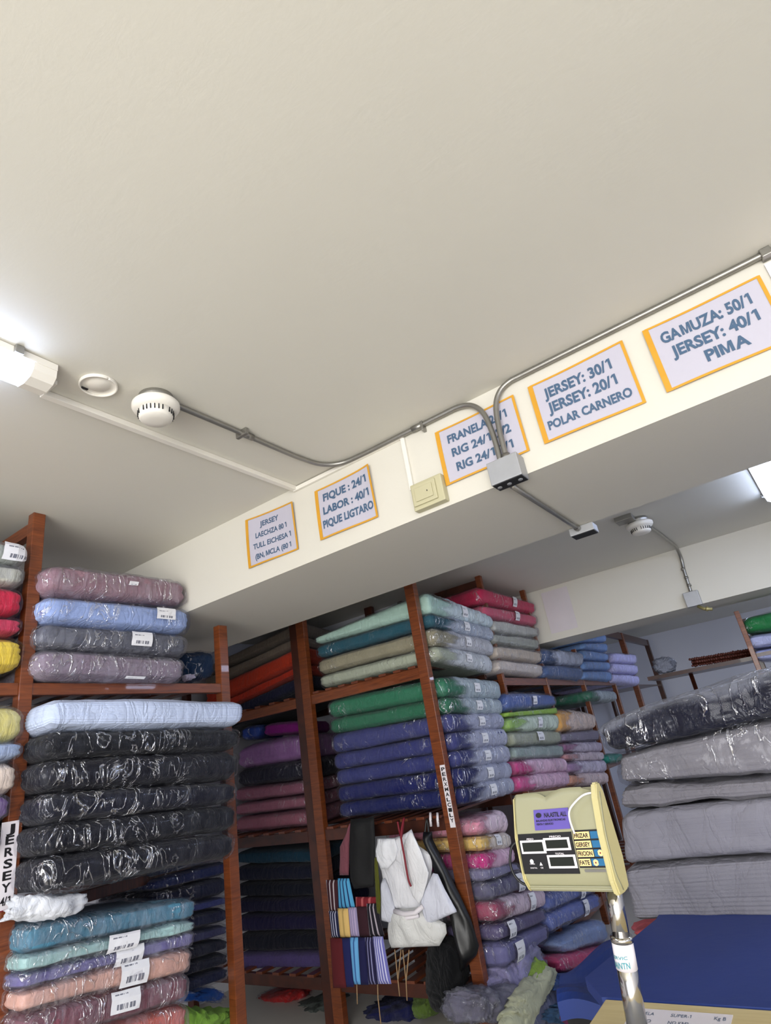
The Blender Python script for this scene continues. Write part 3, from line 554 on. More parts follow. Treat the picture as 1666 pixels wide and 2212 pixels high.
([[-1.93,4.252,1.136],[-1.93,5.291,1.057],[-2.73,5.291,1.057],[-2.73,4.252,1.136],[-1.93,4.272,1.237],[-1.93,5.312,1.153],[-2.73,5.312,1.153],[-2.73,4.272,1.237]],(215,60,140),2,2,'magenta bundle, lower of the pair, just behind the scale head','bundles on the middle shelf of the side rack',[],{'haze':2}),
([[-1.93,5.442,2.076],[-1.93,6.59,2.08],[-2.73,6.59,2.08],[-2.73,5.442,2.076],[-1.93,5.495,2.216],[-1.93,6.72,2.221],[-2.73,6.72,2.221],[-2.73,5.495,2.216]],(48,78,125),2,2,'upper blue bundle with dark navy end beside the ivory ones','bundles on the far bays of the side rack',[],{'haze':2}),
([[-1.93,5.373,1.948],[-1.93,6.407,1.916],[-2.73,6.407,1.916],[-2.73,5.373,1.948],[-1.93,5.433,2.062],[-1.93,6.58,2.07],[-2.73,6.58,2.07],[-2.73,5.433,2.062]],(70,100,150),2,2,'lower blue bundle with small label beside the ivory ones','bundles on the far bays of the side rack',[],{}),
([[-1.93,6.877,2.354],[-1.93,7.852,2.411],[-2.73,7.852,2.411],[-2.73,6.877,2.354],[-1.93,6.914,2.431],[-1.93,7.917,2.511],[-2.73,7.917,2.511],[-2.73,6.914,2.431]],(125,165,220),2,1,'pale blue bundle topmost of the far sky blue stack','bundles on the far bays of the side rack',[],{}),
([[-1.93,6.805,2.276],[-1.93,7.771,2.278],[-2.73,7.771,2.278],[-2.73,6.805,2.276],[-1.93,6.836,2.346],[-1.93,7.861,2.399],[-2.73,7.861,2.399],[-2.73,6.836,2.346]],(125,165,220),2,1,'pale blue bundle second of the far sky blue stack','bundles on the far bays of the side rack',[],{}),
([[-1.93,6.686,2.148],[-1.93,7.711,2.166],[-2.73,7.711,2.166],[-2.73,6.686,2.148],[-1.93,6.76,2.264],[-1.93,7.78,2.266],[-2.73,7.78,2.266],[-2.73,6.76,2.264]],(125,165,220),2,1,'pale blue bundle third of the far sky blue stack','bundles on the far bays of the side rack',[],{}),
([[-1.93,6.581,2.035],[-1.93,7.647,2.051],[-2.73,7.647,2.051],[-2.73,6.581,2.035],[-1.93,6.642,2.136],[-1.93,7.72,2.155],[-2.73,7.72,2.155],[-2.73,6.642,2.136]],(125,165,220),2,1,'pale blue bundle fourth of the far sky blue stack','bundles on the far bays of the side rack',[],{}),
([[-1.93,6.489,1.936],[-1.93,7.559,1.918],[-2.73,7.559,1.918],[-2.73,6.489,1.936],[-1.93,6.539,2.024],[-1.93,7.655,2.04],[-2.73,7.655,2.04],[-2.73,6.539,2.024]],(125,165,220),2,1,'pale blue bundle at the bottom of the far sky blue stack','bundles on the far bays of the side rack',[],{}),
([[-1.93,7.868,2.154],[-1.93,9.169,2.167],[-2.73,9.169,2.167],[-2.73,7.868,2.154],[-1.93,7.968,2.28],[-1.93,9.318,2.319],[-2.73,9.318,2.319],[-2.73,7.968,2.28]],(205,200,240),2,1,'lilac white crinkled bundle topmost of the farthest stack','bundles on the far bays of the side rack',[],{}),
([[-1.93,7.722,2.025],[-1.93,9.055,2.021],[-2.73,9.055,2.021],[-2.73,7.722,2.025],[-1.93,7.817,2.146],[-1.93,9.189,2.161],[-2.73,9.189,2.161],[-2.73,7.817,2.146]],(205,200,240),2,1,'lilac white crinkled bundle in the middle of the farthest stack','bundles on the far bays of the side rack',[],{}),
([[-1.93,7.582,1.901],[-1.93,8.927,1.868],[-2.73,8.927,1.868],[-2.73,7.582,1.901],[-1.93,7.666,2.013],[-1.93,9.065,2.009],[-2.73,9.065,2.009],[-2.73,7.666,2.013]],(205,200,240),2,1,'lilac white crinkled bundle lowest of the farthest stack','bundles on the far bays of the side rack',[],{}),
([[-1.92,5.363,1.47],[-1.92,6.398,1.444],[-2.72,6.398,1.444],[-2.72,5.363,1.47],[-1.92,5.443,1.663],[-1.92,6.475,1.586],[-2.72,6.475,1.586],[-2.72,5.443,1.663]],(228,170,80),2,2,'amber yellow bundle in milky plastic topmost in the third bay','bundles on the middle shelf of the third bay',[],{'top':0.4,'haze':2}),
([[-1.92,5.367,1.385],[-1.92,6.401,1.32],[-2.72,6.401,1.32],[-2.72,5.367,1.385],[-1.92,5.403,1.46],[-1.92,6.451,1.432],[-2.72,6.451,1.432],[-2.72,5.403,1.46]],(140,132,150),1,5,'loosely folded grey cloth bundle below the amber one','bundles on the middle shelf of the third bay',[],{}),
([[-1.92,5.323,1.302],[-1.92,6.384,1.225],[-2.72,6.384,1.225],[-2.72,5.323,1.302],[-1.92,5.349,1.379],[-1.92,6.423,1.309],[-2.72,6.423,1.309],[-2.72,5.349,1.379]],(150,90,130),2,2,'mauve wrapped bundle under the folded grey cloth','bundles on the middle shelf of the third bay',[],{'haze':2}),
([[-1.92,5.316,1.236],[-1.92,6.368,1.149],[-2.72,6.368,1.149],[-2.72,5.316,1.236],[-1.92,5.317,1.295],[-1.92,6.39,1.216],[-2.72,6.39,1.216],[-2.72,5.317,1.295]],(190,130,130),2,2,'salmon mauve bundle in the middle of the third bay','bundles on the middle shelf of the third bay',[],{'haze':2}),
([[-1.92,5.306,1.138],[-1.92,6.35,1.04],[-2.72,6.35,1.04],[-2.72,5.306,1.138],[-1.92,5.332,1.227],[-1.92,6.375,1.14],[-2.72,6.375,1.14],[-2.72,5.332,1.227]],(170,130,170),2,2,'lilac bundle in glossy plastic above the orange one','bundles on the middle shelf of the third bay',[],{'haze':2}),
([[-1.92,5.277,1.047],[-1.92,6.296,0.946],[-2.72,6.296,0.946],[-2.72,5.277,1.047],[-1.92,5.311,1.13],[-1.92,6.342,1.033],[-2.72,6.342,1.033],[-2.72,5.311,1.13]],(215,150,115),2,2,'pale orange bundle lowest in the third bay behind the scale','bundles on the middle shelf of the third bay',[],{'haze':2}),
([[-1.92,6.505,1.715],[-1.92,7.516,1.695],[-2.62,7.516,1.695],[-2.62,6.505,1.715],[-1.92,6.508,1.819],[-1.92,7.509,1.797],[-2.62,7.509,1.797],[-2.62,6.508,1.819]],(36,110,80),2,2,'green bundle with milky end in the far bay beside the dark foreground roll','far bay odd bundles',[],{'haze':2}),
([[-1.92,6.492,1.094],[-1.92,7.006,1.066],[-2.62,7.006,1.066],[-2.62,6.492,1.094],[-1.92,6.486,1.181],[-1.92,7.05,1.151],[-2.62,7.05,1.151],[-2.62,6.486,1.181]],(30,140,120),1,2,'small emerald bundle peeking out beside the grey foreground pile','far bay odd bundles',[],{}),
([[-2.6,3.5,0.997],[-1.9,3.5,0.996],[-1.9,3.904,0.947],[-2.6,3.904,0.947],[-2.6,3.5,1.078],[-1.9,3.5,1.076],[-1.9,3.904,1.067],[-2.6,3.904,1.067]],(212,140,160),2,2,'puffy rose pink bag of cloth under the navy bundles at the corner','bundles on the lower shelf of the corner and side racks',[],{'crum':1.6,'top':0.5,'side':1}),
([[-2.6,3.5,0.926],[-1.9,3.5,0.909],[-1.9,3.884,0.858],[-2.6,3.884,0.858],[-2.6,3.5,0.989],[-1.9,3.5,0.986],[-1.9,3.884,0.934],[-2.6,3.884,0.934]],(222,188,112),1,2,'butter yellow folded cloth beneath the rose pink bag','bundles on the lower shelf of the corner and side racks',[(0,0.3,0.07,0.05)],{'side':1}),
([[-2.5,3.5,0.81],[-1.9,3.5,0.797],[-1.9,3.908,0.775],[-2.5,3.908,0.775],[-2.5,3.5,0.903],[-1.9,3.5,0.901],[-1.9,3.908,0.851],[-2.5,3.908,0.851]],(200,40,130),2,2,'hot pink bundle with lilac milky end beneath the yellow cloth','bundles on the lower shelf of the corner and side racks',[],{'side':1,'haze':2}),
([[-1.9,3.47,0.759],[-1.9,3.963,0.708],[-2.26,3.963,0.708],[-2.26,3.47,0.759],[-1.9,3.47,0.827],[-1.9,3.922,0.763],[-2.26,3.922,0.763],[-2.26,3.47,0.827]],(120,116,150),2,2,'thin grey lilac bundle in clear plastic under the hot pink one','bundles on the lower shelf of the corner and side racks',[],{'crum':1.6}),
([[-1.9,3.47,0.663],[-1.9,4.043,0.592],[-2.26,4.043,0.592],[-2.26,3.47,0.663],[-1.9,3.47,0.754],[-1.9,4.031,0.693],[-2.26,4.031,0.693],[-2.26,3.47,0.754]],(88,84,112),2,2,'grey purple bundle in a rumpled clear bag with label','bundles on the lower shelf of the corner and side racks',[(0.45,-0.1,0.09,0.11)],{'crum':1.7}),
([[-1.88,3.47,0.559],[-1.88,4.163,0.465],[-2.24,4.163,0.465],[-2.24,3.47,0.559],[-1.88,3.47,0.662],[-1.88,4.192,0.551],[-2.24,4.192,0.551],[-2.24,3.47,0.662]],(160,62,92),2,2,'crimson mauve bundle with clear bag end poking out at right','bundles on the lower shelf of the corner and side racks',[(0.35,0.1,0.08,0.11)],{'haze':2}),
([[-1.88,3.47,0.468],[-1.88,4.131,0.387],[-2.24,4.131,0.387],[-2.24,3.47,0.468],[-1.88,3.47,0.546],[-1.88,4.144,0.462],[-2.24,4.144,0.462],[-2.24,3.47,0.546]],(96,88,122),1,2,'dusky violet bundle with white label above the lilac grey one','bundles on the lower shelf of the corner and side racks',[(-0.6,0.1,0.09,0.1)],{}),
([[-1.87,3.47,0.343],[-1.87,4.08,0.297],[-2.23,4.08,0.297],[-2.23,3.47,0.343],[-1.87,3.47,0.463],[-1.87,4.118,0.383],[-2.23,4.118,0.383],[-2.23,3.47,0.463]],(110,108,150),1,3,'lilac grey bundle lowest in the stack with crimped plastic edge','bundles on the lower shelf of the corner and side racks',[(-0.5,-0.2,0.1,0.08)],{}),
([[-1.88,4.166,0.423],[-1.88,5.185,0.301],[-2.58,5.185,0.301],[-2.58,4.166,0.423],[-1.88,4.198,0.513],[-1.88,5.204,0.393],[-2.58,5.204,0.393],[-2.58,4.198,0.513]],(80,98,165),2,2,'cornflower blue bundle under the scale head, upper of two','bundles on the lower shelf of the corner and side racks',[(0.25,0.1,0.09,0.1)],{}),
([[-1.87,4.145,0.318],[-1.87,5.104,0.208],[-2.57,5.104,0.208],[-2.57,4.145,0.318],[-1.87,4.138,0.42],[-1.87,5.147,0.297],[-2.57,5.147,0.297],[-2.57,4.138,0.42]],(92,108,175),2,2,'cornflower blue bundle under the scale head, lower of two','bundles on the lower shelf of the corner and side racks',[(0.3,0.1,0.09,0.1)],{}),
([[-1.85,4.231,0.18],[-1.85,5.082,-0.0],[-2.45,5.082,-0.0],[-2.45,4.231,0.18],[-1.85,4.133,0.275],[-1.85,5.097,0.15],[-2.45,5.097,0.15],[-2.45,4.133,0.275]],(130,150,190),2,2,'powder blue cloth in a loose clear bag beside the chrome pole','bundles on the lower shelf of the corner and side racks',[],{'crum':2,'top':0.4}),
([[-1.83,4.051,0.134],[-1.83,4.959,-0.089],[-2.43,4.959,-0.089],[-2.43,4.051,0.134],[-1.83,4.026,0.228],[-1.83,5.015,0.005],[-2.43,5.015,0.005],[-2.43,4.026,0.228]],(190,70,110),1,2,'raspberry pink cloth under the powder blue bag','bundles on the lower shelf of the corner and side racks',[],{'crum':1.6,'top':0.2}),
([[-1.83,4.034,0.082],[-1.83,4.949,-0.14],[-2.43,4.949,-0.14],[-2.43,4.034,0.082],[-1.83,4.04,0.131],[-1.83,4.97,-0.101],[-2.43,4.97,-0.101],[-2.43,4.04,0.131]],(160,110,70),1,2,'thin tan orange cloth at the bottom of the raspberry one','bundles on the lower shelf of the corner and side racks',[],{'crum':1.5}),
([[-4.365,3.5,2.412],[-3.15,3.5,2.518],[-3.37,4.3,2.518],[-4.365,4.3,2.412],[-4.36,3.5,2.501],[-3.141,3.5,2.621],[-3.361,4.3,2.621],[-4.36,4.3,2.501]],(98,88,78),0,2,'dark taupe bundle, upper of two above the orange ones','bundles on the top shelf of the left back bay',[],{}),
([[-4.37,3.5,2.308],[-3.151,3.5,2.436],[-3.371,4.3,2.436],[-4.37,4.3,2.308],[-4.365,3.5,2.404],[-3.152,3.5,2.507],[-3.372,4.3,2.507],[-4.365,4.3,2.404]],(108,96,84),0,2,'taupe bundle lying directly on the orange bundles','bundles on the top shelf of the left back bay',[],{}),
([[-4.379,3.5,2.135],[-3.16,3.5,2.299],[-3.38,4.3,2.299],[-4.379,4.3,2.135],[-4.371,3.5,2.3],[-3.152,3.5,2.429],[-3.372,4.3,2.429],[-4.371,4.3,2.3]],(176,54,30),0,2,'burnt orange bundle, upper of the orange pair','bundles on the top shelf of the left back bay',[],{}),
([[-4.384,3.5,2.058],[-3.162,3.5,2.213],[-3.382,4.3,2.213],[-4.384,4.3,2.058],[-4.38,3.5,2.128],[-3.162,3.5,2.289],[-3.382,4.3,2.289],[-4.38,4.3,2.128]],(170,46,26),0,2,'burnt orange bundle, lower of the orange pair','bundles on the top shelf of the left back bay',[],{}),
([[-4.389,3.5,1.952],[-3.167,3.5,2.105],[-3.387,4.3,2.105],[-4.389,4.3,1.952],[-4.384,3.5,2.05],[-3.163,3.5,2.206],[-3.383,4.3,2.206],[-4.384,4.3,2.05]],(26,28,52),0,2,'midnight navy bundle beneath the orange pair','bundles on the top shelf of the left back bay',[],{}),
([[-4.394,3.5,1.869],[-3.173,3.5,2.029],[-3.393,4.3,2.029],[-4.394,4.3,1.869],[-4.39,3.5,1.944],[-3.168,3.5,2.098],[-3.388,4.3,2.098],[-4.39,4.3,1.944]],(18,18,28),0,2,'black bundle resting on the upper board of the left back bay','bundles on the top shelf of the left back bay',[],{}),
([[-3.986,3.55,1.815],[-3.756,3.55,1.804],[-3.976,4.05,1.804],[-3.986,4.05,1.815],[-3.989,3.55,1.918],[-3.734,3.55,1.908],[-3.954,4.05,1.908],[-3.989,4.05,1.918]],(36,66,150),1,2,'small shiny blue bundle peeking out next to the pale blue stack','bundles on the middle shelf of the left back bay',[],{}),
([[-3.787,3.6,1.812],[-3.336,3.6,1.774],[-3.556,4.2,1.774],[-3.787,4.2,1.812],[-3.775,3.6,1.919],[-3.332,3.6,1.87],[-3.552,4.2,1.87],[-3.775,4.2,1.919]],(120,24,112),0,2,'magenta purple bundle lying in the shade of the middle shelf','bundles on the middle shelf of the left back bay',[],{}),
([[-4.004,3.5,1.601],[-3.165,3.5,1.586],[-3.385,4.3,1.586],[-4.004,4.3,1.601],[-3.978,3.5,1.774],[-3.157,3.5,1.767],[-3.377,4.3,1.767],[-3.978,4.3,1.774]],(150,105,160),1,2,'puffed lilac purple bundle in plastic, high on the middle shelf','bundles on the middle shelf of the left back bay',[],{'top':0.6}),
([[-4.026,3.5,1.466],[-3.171,3.5,1.447],[-3.391,4.3,1.447],[-4.026,4.3,1.466],[-4.015,3.5,1.596],[-3.165,3.5,1.582],[-3.385,4.3,1.582],[-4.015,4.3,1.596]],(26,26,44),1,2,'black bundle in shiny plastic beneath the lilac purple one','bundles on the middle shelf of the left back bay',[],{}),
([[-4.051,3.5,1.36],[-3.176,3.5,1.349],[-3.396,4.3,1.349],[-4.051,4.3,1.36],[-4.043,3.5,1.461],[-3.168,3.5,1.437],[-3.388,4.3,1.437],[-4.043,4.3,1.461]],(150,92,112),1,2,'dusty pink bundle, top of three pink ones','bundles on the middle shelf of the left back bay',[],{}),
([[-4.059,3.5,1.26],[-3.181,3.5,1.255],[-3.401,4.3,1.255],[-4.059,4.3,1.26],[-4.052,3.5,1.35],[-3.173,3.5,1.339],[-3.393,4.3,1.339],[-4.052,4.3,1.35]],(158,98,116),1,2,'dusty pink bundle, middle of three pink ones','bundles on the middle shelf of the left back bay',[],{}),
([[-4.069,3.5,1.143],[-3.194,3.5,1.133],[-3.414,4.3,1.133],[-4.069,4.3,1.143],[-4.06,3.5,1.251],[-3.182,3.5,1.246],[-3.402,4.3,1.246],[-4.06,4.3,1.251]],(162,100,116),1,2,'dusty pink bundle, lowest of three on the board','bundles on the middle shelf of the left back bay',[],{}),
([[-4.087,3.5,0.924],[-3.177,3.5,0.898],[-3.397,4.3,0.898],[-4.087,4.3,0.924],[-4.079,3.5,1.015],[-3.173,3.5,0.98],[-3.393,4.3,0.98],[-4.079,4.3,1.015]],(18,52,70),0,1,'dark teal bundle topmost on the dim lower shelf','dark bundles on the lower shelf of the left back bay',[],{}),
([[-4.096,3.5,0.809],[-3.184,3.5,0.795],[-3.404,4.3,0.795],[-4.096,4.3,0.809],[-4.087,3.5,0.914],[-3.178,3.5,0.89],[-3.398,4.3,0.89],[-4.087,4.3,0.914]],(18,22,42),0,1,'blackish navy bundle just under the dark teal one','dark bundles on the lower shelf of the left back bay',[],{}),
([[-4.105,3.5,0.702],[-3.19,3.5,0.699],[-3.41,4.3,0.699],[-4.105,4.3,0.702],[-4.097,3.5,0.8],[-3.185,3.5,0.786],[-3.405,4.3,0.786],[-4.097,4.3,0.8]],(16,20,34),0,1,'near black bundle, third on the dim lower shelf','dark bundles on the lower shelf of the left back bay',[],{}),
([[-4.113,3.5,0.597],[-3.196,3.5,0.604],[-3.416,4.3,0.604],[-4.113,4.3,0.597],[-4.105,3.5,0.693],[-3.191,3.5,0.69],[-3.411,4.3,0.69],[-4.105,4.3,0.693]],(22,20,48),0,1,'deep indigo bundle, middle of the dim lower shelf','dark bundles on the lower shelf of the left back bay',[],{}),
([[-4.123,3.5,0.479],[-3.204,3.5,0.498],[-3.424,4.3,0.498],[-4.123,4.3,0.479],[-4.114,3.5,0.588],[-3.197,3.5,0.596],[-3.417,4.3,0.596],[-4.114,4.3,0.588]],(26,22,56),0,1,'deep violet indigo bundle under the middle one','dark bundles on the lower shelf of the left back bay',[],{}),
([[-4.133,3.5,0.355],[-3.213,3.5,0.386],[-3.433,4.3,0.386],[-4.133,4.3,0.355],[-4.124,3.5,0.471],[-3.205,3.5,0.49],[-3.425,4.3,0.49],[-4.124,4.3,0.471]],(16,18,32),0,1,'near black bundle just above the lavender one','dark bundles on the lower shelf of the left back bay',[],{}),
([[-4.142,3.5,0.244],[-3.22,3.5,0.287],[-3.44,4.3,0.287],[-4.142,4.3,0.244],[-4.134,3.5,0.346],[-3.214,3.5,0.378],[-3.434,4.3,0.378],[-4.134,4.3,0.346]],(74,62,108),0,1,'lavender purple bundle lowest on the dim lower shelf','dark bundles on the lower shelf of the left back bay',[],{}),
([[-0.664,2.28,1.393],[-0.024,2.28,1.432],[-0.024,2.88,1.432],[-0.664,2.88,1.393],[-0.685,2.28,1.49],[0.032,2.28,1.58],[0.032,2.88,1.58],[-0.685,2.88,1.49]],(15,16,34),1,2,'large navy black bundle in shiny plastic topmost on the foreground pile','folded fabric pile on the blue counter',[],{'crum':1.3,'top':0.5,'fg':1}),
([[-0.658,2.28,1.293],[-0.087,2.28,1.263],[-0.087,2.88,1.263],[-0.658,2.88,1.293],[-0.639,2.28,1.38],[-0.026,2.28,1.427],[-0.026,2.88,1.427],[-0.639,2.88,1.38]],(122,120,126),1,5,'mid grey folded bundle in torn clear plastic under the navy one','folded fabric pile on the blue counter',[],{'top':0.2,'fg':1}),
([[-0.689,2.27,1.209],[-0.108,2.27,1.207],[-0.108,2.87,1.207],[-0.689,2.87,1.209],[-0.671,2.27,1.286],[-0.089,2.27,1.259],[-0.089,2.87,1.259],[-0.671,2.87,1.286]],(116,114,121),0,4,'thin grey fabric bundle with loose sagging folds behind the scale head','folded fabric pile on the blue counter',[],{'crum':1.5,'fg':1}),
([[-0.723,2.27,1.049],[-0.163,2.27,1.061],[-0.163,2.87,1.061],[-0.723,2.87,1.049],[-0.687,2.27,1.201],[-0.111,2.27,1.201],[-0.111,2.87,1.201],[-0.687,2.87,1.201]],(124,123,133),0,1,'thick smooth grey fabric roll in the middle of the foreground pile','folded fabric pile on the blue counter',[],{'fg':1}),
([[-0.751,2.28,0.883],[-0.227,2.28,0.89],[-0.227,2.88,0.89],[-0.751,2.88,0.883],[-0.729,2.28,1.039],[-0.166,2.28,1.055],[-0.166,2.88,1.055],[-0.729,2.88,1.039]],(120,119,128),0,14,'lowest grey bundle of many thin layers resting on the blue counter','folded fabric pile on the blue counter',[],{'fg':1}),
([[-0.339,6.0,2.002],[0.17,6.0,1.94],[0.17,6.6,1.94],[-0.339,6.6,2.002],[-0.303,6.0,2.124],[0.239,6.0,2.125],[0.239,6.6,2.125],[-0.303,6.6,2.124]],(28,120,60),1,2,'bright green wrapped bundle on the far right rack','bundles on the far right rack',[],{}),
([[-0.337,6.0,1.865],[0.128,6.0,1.828],[0.128,6.6,1.828],[-0.337,6.6,1.865],[-0.32,6.0,1.973],[0.165,6.0,1.926],[0.165,6.6,1.926],[-0.32,6.6,1.973]],(185,190,225),1,2,'pale lilac blue bundle under the green one on the far right rack','bundles on the far right rack',[],{}),
([[-0.322,6.0,1.767],[0.083,6.0,1.709],[0.083,6.6,1.709],[-0.322,6.6,1.767],[-0.322,6.0,1.846],[0.123,6.0,1.814],[0.123,6.6,1.814],[-0.322,6.6,1.846]],(180,186,225),1,2,'second pale lilac blue bundle half hidden behind the navy roll','bundles on the far right rack',[],{}),
]
BLOBS = [
([-2.5, 1.165, 1.229],[-2.5, 1.399, 1.181],0.037,0.12,(225,228,235),0,'plastic_bag','bag','crumpled white plastic bag tucked between the black bundles and the teal one','',2.0),
([-2.7, 2.022, 0.574],[-2.7, 2.296, 0.486],0.049,0.20,(118,160,62),0,'crumpled_cloth','cloth','lime green crumpled cloth at the bottom beside the coral bundle','',2.0),
([-3.0, 2.294, 0.568],[-3.0, 2.489, 0.502],0.030,0.20,(30,80,160),1,'fabric_bag','bag','bright blue bag low in the left rack behind the lime cloth','',1.5),
([-3.0, 2.289, 2.197],[-3.0, 2.517, 2.215],0.090,0.25,(28,58,92),1,'fabric_bag','bag','dark blue shiny bag on the top shelf beside the middle post','',1.0),
([-2.9, 2.211, 2.105],[-2.9, 2.299, 2.116],0.024,0.08,(225,215,235),0,'crumpled_cloth','cloth','small white cloth in front of the dark blue bag on the top shelf','',1.2),
([-1.85, 3.438, 0.238],[-1.85, 3.938, 0.284],0.112,0.30,(150,145,185),2,'plastic_bag','bag','clear lilac plastic bag leaning in the bottom bay of the side rack','',2.2),
([-1.78, 3.534, 0.169],[-1.78, 3.819, 0.248],0.057,0.10,(140,170,70),0,'folded_cloth','cloth','narrow lime cloth fold leaning against the cream roll','',1.0),
([-1.75, 3.22, 0.178],[-1.75, 3.839, 0.22],0.068,0.12,(186,188,160),0,'cloth_roll','roll','cream cloth roll leaning diagonally at the bottom of the side rack','',1.6),
([-1.8, 3.632, 0.042],[-1.8, 4.059, 0.075],0.129,0.30,(100,105,135),2,'plastic_bag','bag','blue grey cloth in clear plastic right of the cream roll','',2.2),
([-1.85, 3.118, 0.273],[-1.85, 3.521, 0.189],0.073,0.30,(110,108,125),2,'plastic_bag','bag','grey cloth in clear plastic at the foot of the corner post','',2.2),
([-1.7, 3.793, 0.172],[-1.7, 4.319, 0.017],0.042,0.25,(50,75,130),0,'crumpled_cloth','cloth','slate blue crumpled cloth under the tan one near the pole','',1.5),
([-1.6, 3.621, 0.089],[-1.6, 4.139, -0.054],0.039,0.25,(60,90,125),0,'crumpled_cloth','cloth','steel blue cloth left of the cream counter edge','',1.5),
([-1.5, 3.574, 0.084],[-1.5, 3.897, 0.017],0.031,0.20,(110,50,85),0,'crumpled_cloth','cloth','plum cloth touching the cream counter corner','',1.5),
([-4.19, 3.7, -0.032],[-3.768, 3.7, 0.025],0.041,0.25,(165,28,26),1,'cloth_roll','roll','red roll in shiny plastic on the floor of the left back bay','',1.0),
([-4.113, 3.6, -0.109],[-3.385, 3.6, -0.008],0.057,0.40,(70,76,72),0,'crumpled_cloth','cloth','grey green crumpled cloth below the red roll','',1.5),
([-3.151, 3.6, -0.042],[-2.626, 3.6, 0.052],0.059,0.40,(20,24,70),0,'crumpled_cloth','cloth','navy cloth heap at the bottom under the striped ribbons','',1.5),
([-2.604, 3.5, 0.089],[-2.468, 3.5, 0.108],0.052,0.20,(84,106,44),0,'crumpled_cloth','cloth','olive green cloth heap at the bottom between the posts','',1.5),
([-2.202, 3.3, 0.478],[-2.258, 3.3, 0.162],0.113,0.20,(5,6,10),0,'hanging_cloth','cloth','black cloth hanging below the white robe beside the corner post','',1.0),
([-1.23, 6.5, 1.916],[-1.061, 6.5, 1.916],0.079,0.25,(150,155,170),2,'plastic_bag','bag','small clear plastic bag behind the navy roll near the far grey wall','',2.0),
([-0.82, 2.45, 0.796],[-0.702, 2.45, 0.821],0.010,0.10,(200,90,100),0,'folded_cloth','cloth','folded salmon red cloth poking out behind the chrome pole','cloth pieces behind the pole',0.6),
([-0.818, 2.42, 0.78],[-0.717, 2.42, 0.813],0.009,0.10,(205,170,90),0,'folded_cloth','cloth','folded mustard yellow cloth poking out behind the chrome pole','cloth pieces behind the pole',0.6),
([-0.818, 2.4, 0.765],[-0.742, 2.4, 0.795],0.008,0.10,(150,80,140),0,'folded_cloth','cloth','folded violet cloth poking out behind the chrome pole','cloth pieces behind the pole',0.6),
]
PANELS = [('robe_body', 3.3, [[-2.3, 1.062], [-2.383, 1.044], [-2.516, 1.049], [-2.551, 0.953], [-2.521, 0.872], [-2.516, 0.793], [-2.501, 0.727], [-2.473, 0.667]], [[-2.253, 1.082], [-2.239, 1.038], [-2.219, 0.992], [-2.137, 0.938], [-2.152, 0.869], [-2.185, 0.785], [-2.232, 0.738], [-2.276, 0.671]], (222, 222, 226), 0.05, ''),
('folded_trousers', 3.29, [[-2.465, 0.675], [-2.506, 0.621], [-2.526, 0.568], [-2.527, 0.516], [-2.515, 0.48]], [[-2.26, 0.683], [-2.184, 0.631], [-2.114, 0.601], [-2.117, 0.556], [-2.179, 0.496]], (215, 215, 212), 0.05, ''),
('sleeve', 3.26, [[-2.491, 0.835], [-2.507, 0.753], [-2.526, 0.672], [-2.537, 0.624]], [[-2.47, 0.84], [-2.442, 0.762], [-2.425, 0.671], [-2.445, 0.608]], (200, 202, 212), 0.03, ''),
('sleeve', 3.26, [[-2.124, 0.855], [-2.182, 0.789], [-2.24, 0.722], [-2.237, 0.665], [-2.222, 0.604]], [[-2.093, 0.849], [-2.064, 0.775], [-2.035, 0.719], [-2.012, 0.674], [-2.011, 0.664]], (212, 214, 226), 0.03, ''),
('lapel', 3.235, [[-2.223, 1.077], [-2.312, 0.977], [-2.306, 0.856], [-2.269, 0.749], [-2.236, 0.713]], [[-2.206, 1.07], [-2.169, 0.98], [-2.136, 0.861], [-2.161, 0.81], [-2.206, 0.738]], (228, 228, 230), 0.012, ''),
('collar_flap', 3.24, [[-2.467, 1.052], [-2.499, 0.991], [-2.497, 0.94], [-2.465, 0.894]], [[-2.341, 1.047], [-2.329, 0.988], [-2.363, 0.934], [-2.426, 0.892]], (225, 226, 230), 0.02, ''),
('garment_bag', 3.34, [[-2.196, 1.057], [-2.201, 1.017], [-2.179, 0.96], [-2.154, 0.839], [-2.123, 0.721], [-2.106, 0.608], [-2.104, 0.498], [-2.095, 0.449], [-2.099, 0.361]], [[-2.136, 1.053], [-2.141, 1.014], [-2.114, 0.951], [-2.068, 0.836], [-2.018, 0.719], [-1.976, 0.608], [-1.956, 0.485], [-1.983, 0.441], [-2.087, 0.367]], (16, 17, 18), 0.05, ''),
('black_garment', 3.3, [[-2.713, 1.171], [-2.739, 1.069], [-2.759, 0.951], [-2.768, 0.846], [-2.753, 0.782]], [[-2.523, 1.169], [-2.535, 1.057], [-2.557, 0.941], [-2.578, 0.828], [-2.593, 0.789]], (10, 11, 14), 0.04, ''),
('strap', 3.28, [[-2.546, 0.945], [-2.562, 0.832], [-2.575, 0.722], [-2.579, 0.657]], [[-2.523, 0.955], [-2.53, 0.831], [-2.539, 0.721], [-2.556, 0.651]], (84, 86, 28), 0.01, ''),
('pink_cloth', 3.32, [[-2.742, 1.146], [-2.773, 1.092], [-2.844, 1.017], [-2.857, 0.939], [-2.875, 0.856]], [[-2.732, 1.145], [-2.744, 1.09], [-2.768, 1.019], [-2.782, 0.936], [-2.8, 0.854]], (120, 70, 80), 0.02, '')]
